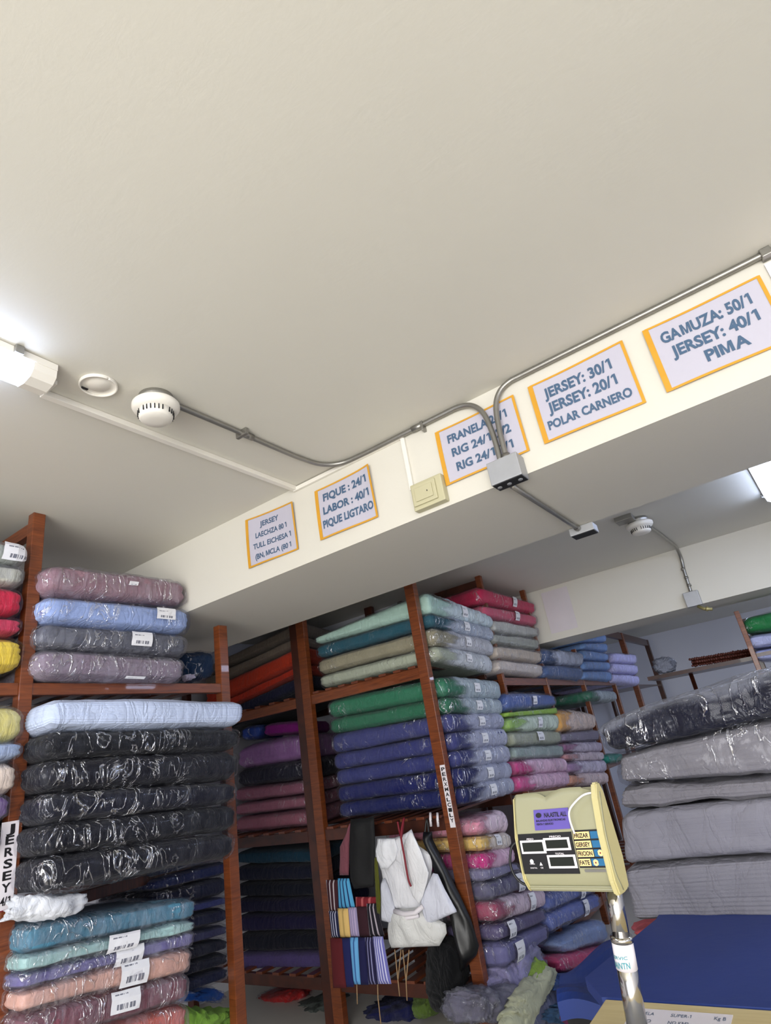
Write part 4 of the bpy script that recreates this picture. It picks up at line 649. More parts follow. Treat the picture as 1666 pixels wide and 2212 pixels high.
RIBBONS = [[[[-3.005, 3.33, 0.831], [-2.906, 3.33, 0.828], [-2.925, 3.33, 0.651], [-3.001, 3.33, 0.651]], (58, 20, 30), (190, 180, 185), 3, 'maroon ribbed strip with white lines, top row left'],
[[[-2.904, 3.33, 0.837], [-2.807, 3.33, 0.834], [-2.784, 3.33, 0.667], [-2.925, 3.33, 0.668]], (80, 160, 205), (20, 40, 90), 4, 'sky blue ribbed strip with navy lines, top row'],
[[[-2.773, 3.33, 0.732], [-2.606, 3.33, 0.729], [-2.616, 3.33, 0.655], [-2.782, 3.33, 0.656]], (120, 22, 34), (180, 90, 90), 3, 'crimson ribbed strip, top row right'],
[[[-2.98, 3.3, 0.665], [-2.907, 3.3, 0.664], [-2.908, 3.3, 0.524], [-2.978, 3.3, 0.523]], (20, 24, 60), (200, 200, 220), 4, 'navy ribbed strip with white lines, middle row left'],
[[[-2.905, 3.3, 0.679], [-2.818, 3.3, 0.678], [-2.823, 3.3, 0.525], [-2.908, 3.3, 0.524]], (215, 180, 110), (180, 150, 90), 2, 'plain straw yellow ribbed strip, middle row'],
[[[-2.817, 3.3, 0.683], [-2.749, 3.3, 0.683], [-2.751, 3.3, 0.529], [-2.822, 3.3, 0.528]], (150, 140, 175), (190, 170, 200), 4, 'lilac and grey ribbed strip, middle row'],
[[[-2.749, 3.3, 0.686], [-2.67, 3.3, 0.685], [-2.674, 3.3, 0.53], [-2.751, 3.3, 0.529]], (48, 14, 26), (40, 10, 20), 1, 'plain dark wine ribbed strip, middle row'],
[[[-2.667, 3.3, 0.701], [-2.59, 3.3, 0.701], [-2.562, 3.3, 0.534], [-2.673, 3.3, 0.532]], (18, 14, 26), (170, 160, 170), 3, 'black ribbed strip with pale lines, middle row right'],
[[[-2.964, 3.27, 0.528], [-2.867, 3.27, 0.529], [-2.874, 3.27, 0.278], [-2.979, 3.27, 0.273]], (86, 14, 22), (80, 10, 20), 1, 'plain dark red ribbed strip, bottom row left'],
[[[-2.867, 3.27, 0.53], [-2.806, 3.27, 0.531], [-2.815, 3.27, 0.286], [-2.873, 3.27, 0.283]], (18, 24, 80), (18, 24, 80), 1, 'plain navy ribbed strip, bottom row'],
[[[-2.806, 3.27, 0.534], [-2.739, 3.27, 0.535], [-2.76, 3.27, 0.301], [-2.813, 3.27, 0.299]], (100, 165, 215), (50, 90, 150), 2, 'light blue ribbed strip, bottom row'],
[[[-2.739, 3.27, 0.535], [-2.686, 3.27, 0.535], [-2.701, 3.27, 0.301], [-2.761, 3.27, 0.298]], (16, 16, 66), (16, 16, 60), 1, 'plain midnight blue ribbed strip, bottom row'],
[[[-2.686, 3.27, 0.536], [-2.626, 3.27, 0.537], [-2.63, 3.27, 0.307], [-2.7, 3.27, 0.304]], (24, 20, 60), (140, 140, 180), 3, 'midnight ribbed strip with thin grey lines, bottom row'],
[[[-2.625, 3.27, 0.541], [-2.55, 3.27, 0.542], [-2.533, 3.27, 0.313], [-2.629, 3.27, 0.309]], (110, 110, 180), (220, 220, 240), 5, 'lavender ribbed strip with white lines and frayed end, bottom row right']]


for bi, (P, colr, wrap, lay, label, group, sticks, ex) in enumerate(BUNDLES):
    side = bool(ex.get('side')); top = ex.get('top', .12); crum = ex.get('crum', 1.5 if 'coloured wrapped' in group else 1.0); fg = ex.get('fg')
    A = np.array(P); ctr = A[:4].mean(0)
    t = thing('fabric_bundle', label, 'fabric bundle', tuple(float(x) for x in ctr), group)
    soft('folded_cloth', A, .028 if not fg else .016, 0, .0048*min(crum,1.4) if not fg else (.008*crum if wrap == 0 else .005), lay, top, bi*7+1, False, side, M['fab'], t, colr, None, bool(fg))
    if wrap:
        mk = None
        if ex.get('haze') == 2: mk = 'front'
        if side: mk = 'side'
        if 'navy black' in label: mk = 'top'
        soft('plastic_wrap', A, .024 if not fg else .012, .0115 if not fg else .017, .0055*crum, 1, top, bi*7+3, True, side,
             M['clear'] if wrap == 1 else M['cloudy'], t, colr, mk, bool(fg))
    for st in sticks:
        sticker(A, (st[0], st[1], st[2], st[3]), side, top, bi*7+1, t, .016 if wrap else .006)

for bi, (a, b, rad, dep, colr, wrap, name, cat, label, group, crum) in enumerate(BLOBS):
    a = np.array(a); b = np.array(b); ax = b - a; Ln = np.linalg.norm(ax) + rad*.4; ax /= np.linalg.norm(ax)
    dv = np.array([-1., 0, 0]) if abs(ax[0]) < 1e-3 and abs(a[0]-b[0]) < 1e-3 else np.array([0, 1., 0])
    up = np.cross(ax, dv); up = up if up[2] > 0 or abs(up[2]) < .01 else -up
    c0 = (a+b)/2
    A = []
    for sz in (-1, 1):
        for su, sv in ((-1, 0), (1, 0), (1, 1), (-1, 1)):
            A.append(c0 + ax*Ln/2*su + dv*dep*sv + up*rad*sz)
    A = np.array(A)
    t = thing(name, label, cat, tuple(float(x) for x in c0), group or None)
    uvw, faces = cube_grid(26, 14, 14)
    rng = np.random.default_rng(900+bi)
    half = np.array([Ln/2, dep/2, rad])
    d = uvw / np.maximum(.001, (np.abs(uvw)**3.2).sum(1, keepdims=True) ** (1/3.2))
    def blobv(off, amp):
        q = d * (half + off); rg = np.random.default_rng(900+bi)
        k = amp * (ridge(q, rg, 22) + .5*ridge(q, rg, 50)) + amp*wav(q, rg, 12)
        q = q * (1 + k[:, None] / half.min())
        return c0 + ax*q[:, 0:1] + dv*(q[:, 1:2] + dep/2) + up*q[:, 2:3]
    o = mesh('cloth_body' if 'bag' not in name else 'bag_body', blobv(0, .006*crum) - c0, faces, M['fab'], None, True)
    o.parent = t; o.color = lin(colr); o.data.uv_layers.new(name='UVMap')
    if wrap:
        o2 = mesh('plastic_wrap', blobv(.008, .008*crum) - c0, faces, M['clear'] if wrap == 1 else M['cloudy'], None, True); o2.parent = t; o2.color = lin(colr)
        if wrap == 2 and crum > 2: o2.data.materials[0] = M['cloudy']

# ---------------------------------------------------------------- hanging garments
def panel_mesh(name, y, Lf, Rt, th, mat, parent, seed, color=None, nx=18, sub=4, fold=.95):
    Lf = np.array(Lf); Rt = np.array(Rt)
    n = len(Lf)
    ts = np.linspace(0, n-1, (n-1)*sub+1); k = np.minimum(ts.astype(int), n-2); f = (ts-k)[:, None]
    Lp = Lf[k]*(1-f) + Lf[k+1]*f; Rp = Rt[k]*(1-f) + Rt[k+1]*f
    rng = np.random.default_rng(seed)
    u = np.linspace(0, 1, nx+1)
    pts = Lp[:, None, :]*(1-u[None, :, None]) + Rp[:, None, :]*u[None, :, None]      # x,z
    R_, C_ = pts.shape[:2]
    fl = pts.reshape(-1, 2); p3 = np.stack([fl[:, 0], np.zeros(len(fl)), fl[:, 1]], 1)
    uu = np.tile(u, R_); vv = np.repeat(np.linspace(0, 1, R_), C_)
    prof = (1 - (2*uu-1)**2) ** .5 * (1 - (2*vv-1)**6) ** .5
    nzv = wav(p3*np.array([1, 1, .45]), rng, 26) + .8*ridge(p3*np.array([1, 1, .5]), rng, 16)
    dep = prof*th + prof*th*fold*.5*nzv
    front = np.stack([fl[:, 0], y - dep, fl[:, 1]], 1); back = np.stack([fl[:, 0], y + .25*prof*th + .002, fl[:, 1]], 1)
    v = np.vstack([front, back]); n0 = len(front); fs = []
    for r in range(R_-1):
        for c in range(C_-1):
            q = (r*C_+c, (r+1)*C_+c, (r+1)*C_+c+1, r*C_+c+1)
            fs.append(q); fs.append(tuple(i+n0 for i in q[::-1]))
    for r in range(R_-1):
        fs.append((r*C_, r*C_+n0, (r+1)*C_+n0, (r+1)*C_)); e = C_-1
        fs.append((r*C_+e, (r+1)*C_+e, (r+1)*C_+e+n0, r*C_+e+n0))
    for c in range(C_-1):
        fs.append((c, c+1, c+1+n0, c+n0)); b0 = (R_-1)*C_
        fs.append((b0+c, b0+c+n0, b0+c+1+n0, b0+c+1))
    o = mesh(name, v, fs, mat, parent, True)
    uvl = o.data.uv_layers.new(name='UVMap')
    li = np.empty(len(o.data.loops), int); o.data.loops.foreach_get('vertex_index', li)
    uvl.data.foreach_set('uv', np.stack([uu[li % n0]*.1, vv[li % n0]*.05], 1).ravel())
    if color: o.color = lin(color)
    return o
robe = thing('robe', 'white belted robe set folded on a hook in front of the back rack', 'garment', (-2.25, 3.3, 1.08))
for i, (nm, y, Lf, Rt, c, th, _l) in enumerate(PANELS[:6]):
    panel_mesh(nm, y, Lf, Rt, th, M['fab'], robe, 300+i, c)
pipe('belt', [(-2.42, 3.245, .675), (-2.34, 3.225, .665), (-2.26, 3.222, .672), (-2.21, 3.235, .70)], .013, M['whitepaper'], robe)
pipe('belt', [(-2.42, 3.25, .652), (-2.34, 3.232, .642), (-2.25, 3.236, .655)], .011, M['whitepaper'], robe)
cord = pipe('neck_cord', spline([(-2.346, 3.3, 1.13), (-2.342, 3.3, 1.07), (-2.30, 3.25, 1.05), (-2.267, 3.26, 1.149), (-2.264, 3.2, 1.068), (-2.259, 3.195, .961), (-2.252, 3.19, .851), (-2.24, 3.19, .808)]), .006, M['red'], robe); cord['label'] = 'dark red cord'
gb = thing('garment_bag', 'black shiny garment bag hanging slanted right of the white robe', 'bag', (-2.18, 3.34, 1.04))
nm, y, Lf, Rt, c, th, _l = PANELS[6]; M['bagblack'] = plain('black_vinyl', (10, 11, 12), .42, 0, .1, 10, .5, 18)
panel_mesh('bag_body', y, Lf, Rt, th, M['bagblack'], gb, 401)
pipe('bag_handle', spline([(-2.19, 3.34, 1.04), (-2.17, 3.36, 1.12), (-2.16, 3.34, 1.04)]), .006, M['bagblack'], gb)
bc = thing('hanging_garment', 'black garment hanging left of the white robe above the striped strips', 'garment', (-2.65, 3.3, 1.12))
nm, y, Lf, Rt, c, th, _l = PANELS[7]; panel_mesh('garment_body', y, Lf, Rt, th, M['blackcloth'], bc, 402)
pipe('hook', [(-2.66, 3.3, 1.12), (-2.66, 3.3, 1.15), (-2.655, 3.33, 1.155)], .004, M['steel'], bc)
for k, nme, lab in ((8, 'cloth_strap', 'narrow olive green strap hanging beside the black garment'), (9, "hanging_cloth", 'dim pink cloth hanging by the left post above the striped strips')):
    nm, y, Lf, Rt, c, th, _l = PANELS[k]
    o = panel_mesh(nme, y, Lf, Rt, th, M['fab'], None, 403+k, c); tag(o, lab, 'strap' if k == 8 else 'cloth')
def stripe_mat(name, c1, c2, n):
    m, nt, out = newmat(name); b = N(nt, 'BsdfPrincipled', i_Roughness=.9); uv = N(nt, 'UVMap'); sp = N(nt, 'SeparateXYZ'); L(nt, uv.outputs[0], sp.inputs[0])
    a = N(nt, 'Math', operation='MULTIPLY'); a.inputs[1].default_value = n*10; L(nt, sp.outputs[0], a.inputs[0])
    f = N(nt, 'Math', operation='FRACT'); L(nt, a.outputs[0], f.inputs[0])
    g = N(nt, 'Math', operation='LESS_THAN'); g.inputs[1].default_value = .3 if n > 1 else -1; L(nt, f.outputs[0], g.inputs[0])
    mx = N(nt, 'MixRGB'); mx.inputs[1].default_value = lin(c1); mx.inputs[2].default_value = lin(c2); L(nt, g.outputs[0], mx.inputs[0])
    L(nt, mx.outputs[0], b.inputs['Base Color']); L(nt, b.outputs[0], out.inputs[0]); return m
for i, (q, c1, c2, n, lab) in enumerate(RIBBONS):
    a, b, d, c = q            # top-left, top-right, bottom-right, bottom-left
    mid = lambda s, e, t: [s[0]+(e[0]-s[0])*t, s[2]+(e[2]-s[2])*t]
    Lf = [mid(a, c, t) for t in (0, .5, 1)]; Rt = [mid(b, d, t) for t in (0, .5, 1)]
    o = panel_mesh('ribbed_strip', a[1], Lf, Rt, .014, stripe_mat('ribbed_stripe_%02d' % i, c1, c2, n), None, 500+i, None, 10, 5, .25)
    tag(o, lab + ', hanging before the rack', 'fabric strip', 'striped ribbed strips hanging in three rows')
for pts, lab in (([(-2.498,3.3,.47),(-2.497,3.29,.325),(-2.5,3.29,.251)], 'tan string loop hanging under the robe, left one'), ([(-2.396,3.3,.47),(-2.441,3.29,.322),(-2.452,3.29,.234)], 'tan string loop hanging under the robe, right one'),
                 ([(-2.656,3.3,.30),(-2.666,3.3,.232),(-2.67,3.3,.02)], 'long tan string hanging under the lavender strip'), ([(-2.814,3.3,.30),(-2.827,3.3,.193)], 'short tan string hanging under the light blue strip')):
    t = thing('string', lab, 'string', pts[0])
    pipe('strand', pts, .0035, M['string'], t, 6)
    if 'loop' in lab: pipe('strand', [(pts[0][0]+.045*(1 if 'left' in lab else -1), 3.3, .47), pts[1]], .0035, M['string'], t, 6)
for (x, z), lab in (((-2.15, 1.13), 'cream clip on the rail, left of the pair'), ((-2.10, 1.125), 'cream clip on the rail, right of the pair')):
    t = thing('hanging_clip', lab, 'clip', (x, 3.38, z)); pipe('clip_body', [(x, 3.38, z+.02), (x+.006, 3.36, z-.01), (x-.004, 3.37, z-.05)], .008, M['whitepaper'], t)
    pipe('clip_pin', [(x-.012, 3.37, z-.01), (x+.014, 3.36, z-.02)], .004, M['steel'], t)

# ---------------------------------------------------------------- lettering
_fonts = {}
def text_verts(s, bold=.03):
    if (s, bold) in _fonts: return _fonts[(s, bold)]
    if any(ch in s for ch in '1M') and len(s) > 1:
        V = np.zeros((0, 2)); F = []; x = 0.; run = ''
        def flush(V, F, x, run):
            if run.strip():
                v, f = text_verts(run.replace('1', 'I').strip(), bold); g = .05 + .22*(len(run)-len(run.lstrip()))
                v = v - [v[:, 0].min(), 0] + [x + g, 0]
                F = F + [tuple(i+len(V) for i in q) for q in f]; V = np.vstack([V, v]); x = V[:, 0].max() + .22*(len(run)-len(run.rstrip()))
            elif run: x += .22*len(run)
            return V, F, x
        b = .05 + bold
        for ch in s:
            if ch not in '1M': run += ch; continue
            V, F, x = flush(V, F, x, run); run = ''; x += .07
            if ch == '1':
                pl = [[(.16, 0), (.16+2*b, 0), (.16+2*b, .7), (.16, .7)], [(0, .5), (.16, .56), (.16, .7), (.12, .7), (0, .6)]]; wdt = .16+2*b
            else:
                W_ = .72; c2 = 2*b
                pl = [[(0, 0), (c2, 0), (c2, .7), (0, .7)], [(W_-c2, 0), (W_, 0), (W_, .7), (W_-c2, .7)], [(c2, .7), (c2, .7-2.6*b), (W_/2-b*.8, 0), (W_/2, 0), (W_/2, .2), (c2*1.2, .7)], [(W_-c2, .7), (W_-c2*1.2, .7), (W_/2, .2), (W_/2, 0), (W_/2+b*.8, 0), (W_-c2, .7-2.6*b)]]; wdt = W_
            for q in pl:
                F.append(tuple(range(len(V), len(V)+len(q)))); V = np.vstack([V, np.array(q) + [x, 0]])
            x += wdt
        V, F, x = flush(V, F, x, run)
        _fonts[(s, bold)] = (V, F); return V, F
    cu = bpy.data.curves.new('t', 'FONT'); cu.body = s; cu.size = 1; cu.offset = bold; cu.resolution_u = 3
    to = bpy.data.objects.new('t', cu); COL.objects.link(to); bpy.context.view_layer.update()
    me = bpy.data.meshes.new_from_object(to.evaluated_get(bpy.context.evaluated_depsgraph_get()))
    v = np.array([p.co[:2] for p in me.vertices]) if len(me.vertices) else np.zeros((0, 2)); f = [tuple(p.vertices) for p in me.polygons]
    bpy.data.objects.remove(to); bpy.data.curves.remove(cu); bpy.data.meshes.remove(me)
    _fonts[(s, bold)] = (v, f); return v, f
def lettering(name, items, fn, mat, parent, d=.0015, bold=.03):
    """items: (text, x0, x1, ybase, height) in panel coordinates; fn(x, y, d) -> world point"""
    V = []; F = []
    for s, x0, x1, yb, h in items:
        v, f = text_verts(s, bold)
        lo = v.min(0); hi = v.max(0); n0 = len(V)
        for p in v:
            V.append(fn(x0 + (p[0]-lo[0])/(hi[0]-lo[0])*(x1-x0), yb + (p[1]-max(lo[1], -.02))/.72*h, d))
        F += [tuple(n0+i for i in q) for q in f]
    return mesh(name, V, F, mat, parent)
def sheet(name, fn, x0, x1, y0, y1, mat, parent, d=0., th=.0012, nx=10, ny=8):
    V = []; 
    for dd in (d, d-th):
        for j in range(ny+1):
            for i in range(nx+1): V.append(fn(x0+(x1-x0)*i/nx, y0+(y1-y0)*j/ny, dd))
    n0 = (nx+1)*(ny+1); F = []
    for j in range(ny):
        for i in range(nx):
            q = (j*(nx+1)+i, j*(nx+1)+i+1, (j+1)*(nx+1)+i+1, (j+1)*(nx+1)+i); F.append(q); F.append(tuple(n0+k for k in q[::-1]))
    for i in range(nx):
        F.append((i+1, i, i+n0, i+1+n0)); a = ny*(nx+1)+i; F.append((a, a+1, a+1+n0, a+n0))
    for j in range(ny):
        a = j*(nx+1); F.append((a, a+nx+1, a+nx+1+n0, a+n0)); b = a+nx; F.append((b+nx+1, b, b+n0, b+nx+1+n0))
    return mesh(name, V, F, mat, parent, False)

# ---------------------------------------------------------------- signs taped on the beam
def sign(x0, x1, zl0, zl1, zr0, zr1, lines, label, curl, bold=.036, tp=.012):
    t = thing('paper_sign', label, 'sign', ((x0+x1)/2, 1.995, (zl0+zl1)/2), 'taped paper signs along the ceiling beam')
    def fn(a, b, d):
        x = x0 + (x1-x0)*a; z0 = zl0+(zr0-zl0)*a; z1 = zl1+(zr1-zl1)*a
        cu = curl * max(0, a-.7)**2 * 10 * (.4 + .6*b) + .003 * math.sin(5*a+3*b) + .0035
        return (x, 1.996 - cu - d, z0 + (z1-z0)*b + curl*.25*max(0, a-.75)*b)
    sheet('paper', fn, 0, 1, 0, 1, M['paper'], t, 0)
    W = x1-x0; H = zl1-zl0; a = tp/W; b = tp/H
    sheet('tape', fn, -a*.7, a*.9, -b*.3, 1+b*.3, M['tape'], t, .0016, .0008); sheet('tape', fn, 1-a*.5, 1+a*.4, -b*.3, 1+b*.3, M['tape'], t, .0016, .0008)
    sheet('tape', fn, 0, 1, 1-b*.3, 1+b*.35, M['tape'], t, .0020, .0008); sheet('tape', fn, 0, 1, -b*.35, b*.35, M['tape'], t, .0020, .0008)
    lettering('lettering', lines, fn, M['ink'], t, .002, bold)
    return t
sign(-2.098, -1.765, 2.486, 2.747, 2.478, 2.722, [('JERSEY', .28, .68, .76, .11), ('LAECHZA 80 1', .18, .83, .54, .11), ('TULL EICHESA 1', .12, .9, .32, .11), ('(BN, MCLA (80 1', .15, .88, .10, .11)],
     'smallest taped sign with four lines starting JERSEY, leftmost on the beam', .006, .022)
sign(-1.612, -1.285, 2.474, 2.722, 2.470, 2.722, [('FIQUE : 24/1', .12, .92, .72, .15), ('LABOR : 40/1', .1, .93, .45, .15), ('PIQUE LIGTARO', .07, .97, .18, .15)],
     'taped sign with curled right side reading FIQUE : 24/1, second from the left', .012)
sign(-.922, -.565, 2.478, 2.724, 2.479, 2.722, [('FRANELA 24/1', .12, .88, .70, .15), ('RIG 24/1  2/2', .14, .88, .43, .15), ('RIG 24/1  1/1', .16, .86, .15, .15)],
     'taped sign reading FRANELA partly hidden behind two metal conduits', .003)
sign(-.492, -.134, 2.478, 2.727, 2.474, 2.729, [('JERSEY: 30/1', .12, .84, .68, .17), ('JERSEY: 20/1', .12, .84, .42, .17), ('POLAR CARNERO', .07, .93, .16, .14)],
     'taped sign reading JERSEY: 30/1 and POLAR CARNERO on the beam', .002)
sign(-.052, .306, 2.476, 2.729, 2.476, 2.724, [('GAMUZA: 50/1', .10, .88, .68, .17), ('JERSEY: 40/1', .14, .88, .42, .17), ('PIMA', .38, .74, .16, .17)],
     'taped sign reading GAMUZA: 50/1 and PIMA, rightmost on the beam', .002)
t = thing('paper_sign', 'pale blank sheet cut off by the right photo edge near the beam top', 'sign', (.42, 1.99, 2.65))
sheet('paper', lambda a, b, d: (.335+.2*a, 1.995-d-.002, 2.66+.1*b), 0, 1, 0, 1, M['whitepaper'], t)
t = thing('faded_poster', 'faded pinkish sheet on the second beam beside the crimson bundle', 'poster', (-1.75, 5.68, 2.55))
def ff(a, b, d): return (-1.89+.27*a, 5.686-d, 2.35+.41*b)
sheet('paper', ff, 0, 1, 0, 1, M['tapefaint'], t)

# handwritten strips on the posts
def strip_fn(p0, ux, uz):
    p0 = np.array(p0); ux = np.array(ux); uz = np.array(uz); n = np.cross(ux, uz); n = n/np.linalg.norm(n)
    return lambda a, b, d: tuple(p0 + ux*a + uz*b + n*d)
t = thing('label_strip', 'white paper strip on the left rack post with handwritten JERSEY 24/1', 'label', (-2.645, 1.215, 1.2))
f1 = strip_fn((-2.647, 1.168, 1.21), (0, .062, 0), (0, 0, .29))
sheet('paper', f1, 0, 1, 0, 1, M['whitepaper'], t)
its = []
for i, ch in enumerate('JERSEY'):
    its.append((ch, .28, .78, .865-.135*i, .10))
its.append(('24/1.', .05, .92, .05, .09))
lettering('lettering', its, f1, M['blackink'], t, .001, .03)
box('red_edge', -2.6475, -2.6455, 1.168, 1.23, 1.206, 1.21, M['red'], t)
t = thing('label_strip', 'narrow white strip on the corner post with black vertical handwriting', 'label', (-2.0, 3.38, 1.1))
f2 = strip_fn((-2.028, 3.382, 1.06), (.036, 0, 0), (0, 0, .345))
sheet('paper', f2, 0, 1, 0, 1, M['whitepaper'], t)
lettering('lettering', [(ch, .2, .9, .90-.082*i, .06) for i, ch in enumerate('PERXMALCILY')], f2, M['blackink'], t, .001, .03)

# ---------------------------------------------------------------- ceiling fittings
def fixture(x0, y0, x1, y1, label, w=.12, lit=True):
    t = thing('fluorescent_light', label, 'lamp', ((x0+x1)/2, (y0+y1)/2, 2.8))
    d = Vector((x1-x0, y1-y0, 0)); Ln = d.length; d.normalize(); s = Vector((-d.y, d.x, 0)); o = Vector((x0, y0, 0))
    def loft(name, a, b, prof, mat):
        bm = bmesh.new(); rr = []
        for q in (a, b): rr.append([bm.verts.new(o + d*q + s*p + Vector((0, 0, z))) for p, z in prof])
        n = len(prof)
        for k in range(n): bm.faces.new((rr[0][k], rr[0][(k+1) % n], rr[1][(k+1) % n], rr[1][k]))
        bm.faces.new(rr[0][::-1]); bm.faces.new(rr[1]); return obj(name, bm, mat, t)
    h = w/2
    loft('housing', 0, Ln, [(-h, 2.798), (-h, 2.775), (h, 2.775), (h, 2.798)], M['white'])
    prof = [(-h*.95, 2.775), (-h*.9, 2.752), (-h*.6, 2.734), (0, 2.727), (h*.6, 2.734), (h*.9, 2.752), (h*.95, 2.775)]
    loft('diffuser', .07, Ln-.07, prof, M['tube'])
    cap = [(p*1.03, z-.002 if z < 2.77 else 2.797) for p, z in prof]
    loft('end_cap', 0, .069, cap, M['white']); loft('end_cap', Ln-.069, Ln, cap, M['white'])
    for q in (.12, Ln-.12):
        bm = bmesh.new(); c = o + d*q + s*(h+.008); bx(bm, c.x-.008, c.x+.008, c.y-.012, c.y+.012, 2.77, 2.798, .002)
        obj('mounting_clip', bm, M['steel'], t)
    return t
fixture(-1.642, .745, -1.62, -.50, 'lit fluorescent fitting at the left edge of the near ceiling')
fixture(.185, 3.55, .26, 4.90, 'lit fluorescent fitting beyond the beam at the right edge', .16)
fixture(1.5, -.2, 1.5, -1.45, 'fluorescent fitting on the near ceiling to the right, out of view')
fixture(2.3, 1.5, 2.3, .25, 'added unseen fluorescent fitting near the right wall before the first beam')  # added out of view for floor bounce onto ceiling and soffit
fixture(1.3, 3.3, 1.3, 4.6, 'added unseen fluorescent fitting between the beams, second from the left')  # unseen extra lamp between the beams, added to lift the soffit
fixture(2.4, 3.3, 2.4, 4.6, 'added unseen fluorescent fitting between the beams nearest the right wall')  # also added unseen, to brighten the soffit from below
fixture(-.5, 8.0, -.5, 9.3, 'added fluorescent fitting hidden behind the second beam at the far end')  # hidden lamp added to brighten the far wall
fixture(1.9, 9.2, 1.9, 10.5, 'added unseen fluorescent fitting in the far right corner of the shop')  # unseen extra lamp added for the dim far wall
fixture(.9, 8.0, .9, 9.3, 'added unseen fluorescent fitting over the far end of the shop')  # added out of view to light the far wall

t = thing('smoke_detector', 'white smoke detector on the near ceiling where the conduit starts', 'smoke detector', (-1.53, 1.075, 2.8))
def detector(t, c, s, dark=True):
    bm = bmesh.new(); lathe(bm, [(.052*s, 0), (.055*s, -.012*s), (.052*s, -.028*s)], (c[0], c[1], 2.799)); obj('junction_box', bm, M['steel'], t)
    bm = bmesh.new(); lathe(bm, [(.066*s, -.026*s), (.072*s, -.032*s), (.072*s, -.042*s), (.066*s, -.052*s), (.052*s, -.058*s)], (c[0], c[1], 2.799)); obj('base', bm, M['white'], t, True)
    bm = bmesh.new(); lathe(bm, [(.054*s, -.056*s), (.05*s, -.080*s), (.044*s, -.086*s), (.02*s, -.089*s), (.001, -.089*s)], (c[0], c[1], 2.799)); chb = obj('chamber', bm, M['white'], t, True)
    for k in range(28):
        if k % 7 in (0,): continue
        a = 2*math.pi*k/28
        p = Vector((c[0]+.0528*s*math.cos(a), c[1]+.0528*s*math.sin(a), 2.799-.067*s))
        bm = bmesh.new(); bx(bm, -.0018*s, .0018*s, -.0016*s, .0016*s, -.008*s, .008*s)
        bmesh.ops.rotate(bm, verts=bm.verts[:], cent=(0, 0, 0), matrix=Matrix.Rotation(a, 3, 'Z')); bmesh.ops.translate(bm, verts=bm.verts[:], vec=p)
        obj('vent_slot', bm, M['dark'], chb)
detector(t, (-1.535, 1.065), 1.12)
t = thing('smoke_detector', 'second smoke detector beyond the beam with an offset grey bracket', 'smoke detector', (-.62, 4.40, 2.8))
detector(t, (-.62, 4.40), 1.3)
box('bracket', -.74, -.62, 4.20, 4.32, 2.765, 2.799, M['steel'], t, .003)
t = thing('ceiling_plate', 'round white blanking plate on the ceiling left of the smoke detector', 'plate', (-1.595, .887, 2.8))
bm = bmesh.new(); lathe(bm, [(.060, 0), (.060, -.005), (.056, -.007), (.054, -.004), (.036, -.003), (.034, -.006), (.001, -.006)], (-1.595, .887, 2.8)); obj('plate_disc', bm, M['white'], t, True)
pipe('plate_ring', [(-1.595+.057*math.cos(a), .887+.057*math.sin(a), 2.792) for a in [k*math.pi/24 for k in range(49)]], .0035, M['white'], t, 8)
box('plate_slot', -1.638, -1.630, .850, .872, 2.790, 2.7935, M['dark'], t)

t = thing('cable_trunking', 'slim white cable trunking from the lamp along ceiling and beam corner to the switch box', 'trunking', (-1.74, 1.4, 2.8))
box('trunking_run', -1.754, -1.728, .775, 1.99, 2.778, 2.7995, M['white'], t, .002)
box('trunking_run', -1.75, -1.085, 1.984, 1.9995, 2.775, 2.795, M['white'], t, .002)
box('trunking_run', -1.100, -1.080, 1.987, 1.9995, 2.52, 2.775, M['white'], t, .002)
box('trunking_run', -1.735, -1.66, .765, .785, 2.784, 2.7995, M['white'], t, .002)
t = thing('switch_box', 'cream plastic surface switch box on the beam between two signs', 'switch', (-1.005, 1.97, 2.46))
box('back_box', -1.083, -.932, 1.962, 1.9995, 2.408, 2.528, M['offwhite'], t, .006)
box('face_plate', -1.075, -.960, 1.953, 1.962, 2.424, 2.516, M['offwhite'], t, .004)
box('rocker', -1.060, -.975, 1.948, 1.953, 2.440, 2.500, M['offwhite'], t, .003)
box('screw', -1.000, -.997, 1.946, 1.949, 2.467, 2.473, M['dark'], t)

R0 = .011
t = thing('metal_conduit', 'metal conduit from the smoke detector bending along the beam corner to the junction box', 'conduit', (-1.51, 1.5, 2.79))
pipe('conduit_tube', spline([(-1.515, 1.13, 2.785), (-1.512, 1.35, 2.786), (-1.51, 1.64, 2.786), (-1.505, 1.79, 2.786), (-1.485, 1.90, 2.786), (-1.42, 1.965, 2.786), (-1.30, 1.982, 2.786), (-1.1, 1.982, 2.786), (-.88, 1.982, 2.787), (-.79, 1.98, 2.783), (-.73, 1.975, 2.755), (-.69, 1.97, 2.69), (-.675, 1.968, 2.58), (-.672, 1.965, 2.47)]), R0, M['steel'], t, 12)
for p, ax_ in (((-1.51, 1.47, 2.786), 'y'), ((-1.0, 1.982, 2.786), 'x')):
    a = Vector(p); d = Vector((0, .02, 0)) if ax_ == 'y' else Vector((.02, 0, 0))
    pipe('coupling', [a-d*1.4, a+d*1.4], R0*1.3, M['steel'], t, 12)
    bm = bmesh.new()
    if ax_ == 'y': bx(bm, p[0]-.03, p[0]+.03, p[1]-.035, p[1]-.02, 2.77, 2.799, .002)
    else: bx(bm, p[0]+.02, p[0]+.032, 1.968, 1.9995, 2.755, 2.799, .002)
    obj('clamp', bm, M['steel'], t)
t = thing('metal_conduit', 'long metal conduit rising from the junction box and running right along the beam top', 'conduit', (-.2, 1.98, 2.79))
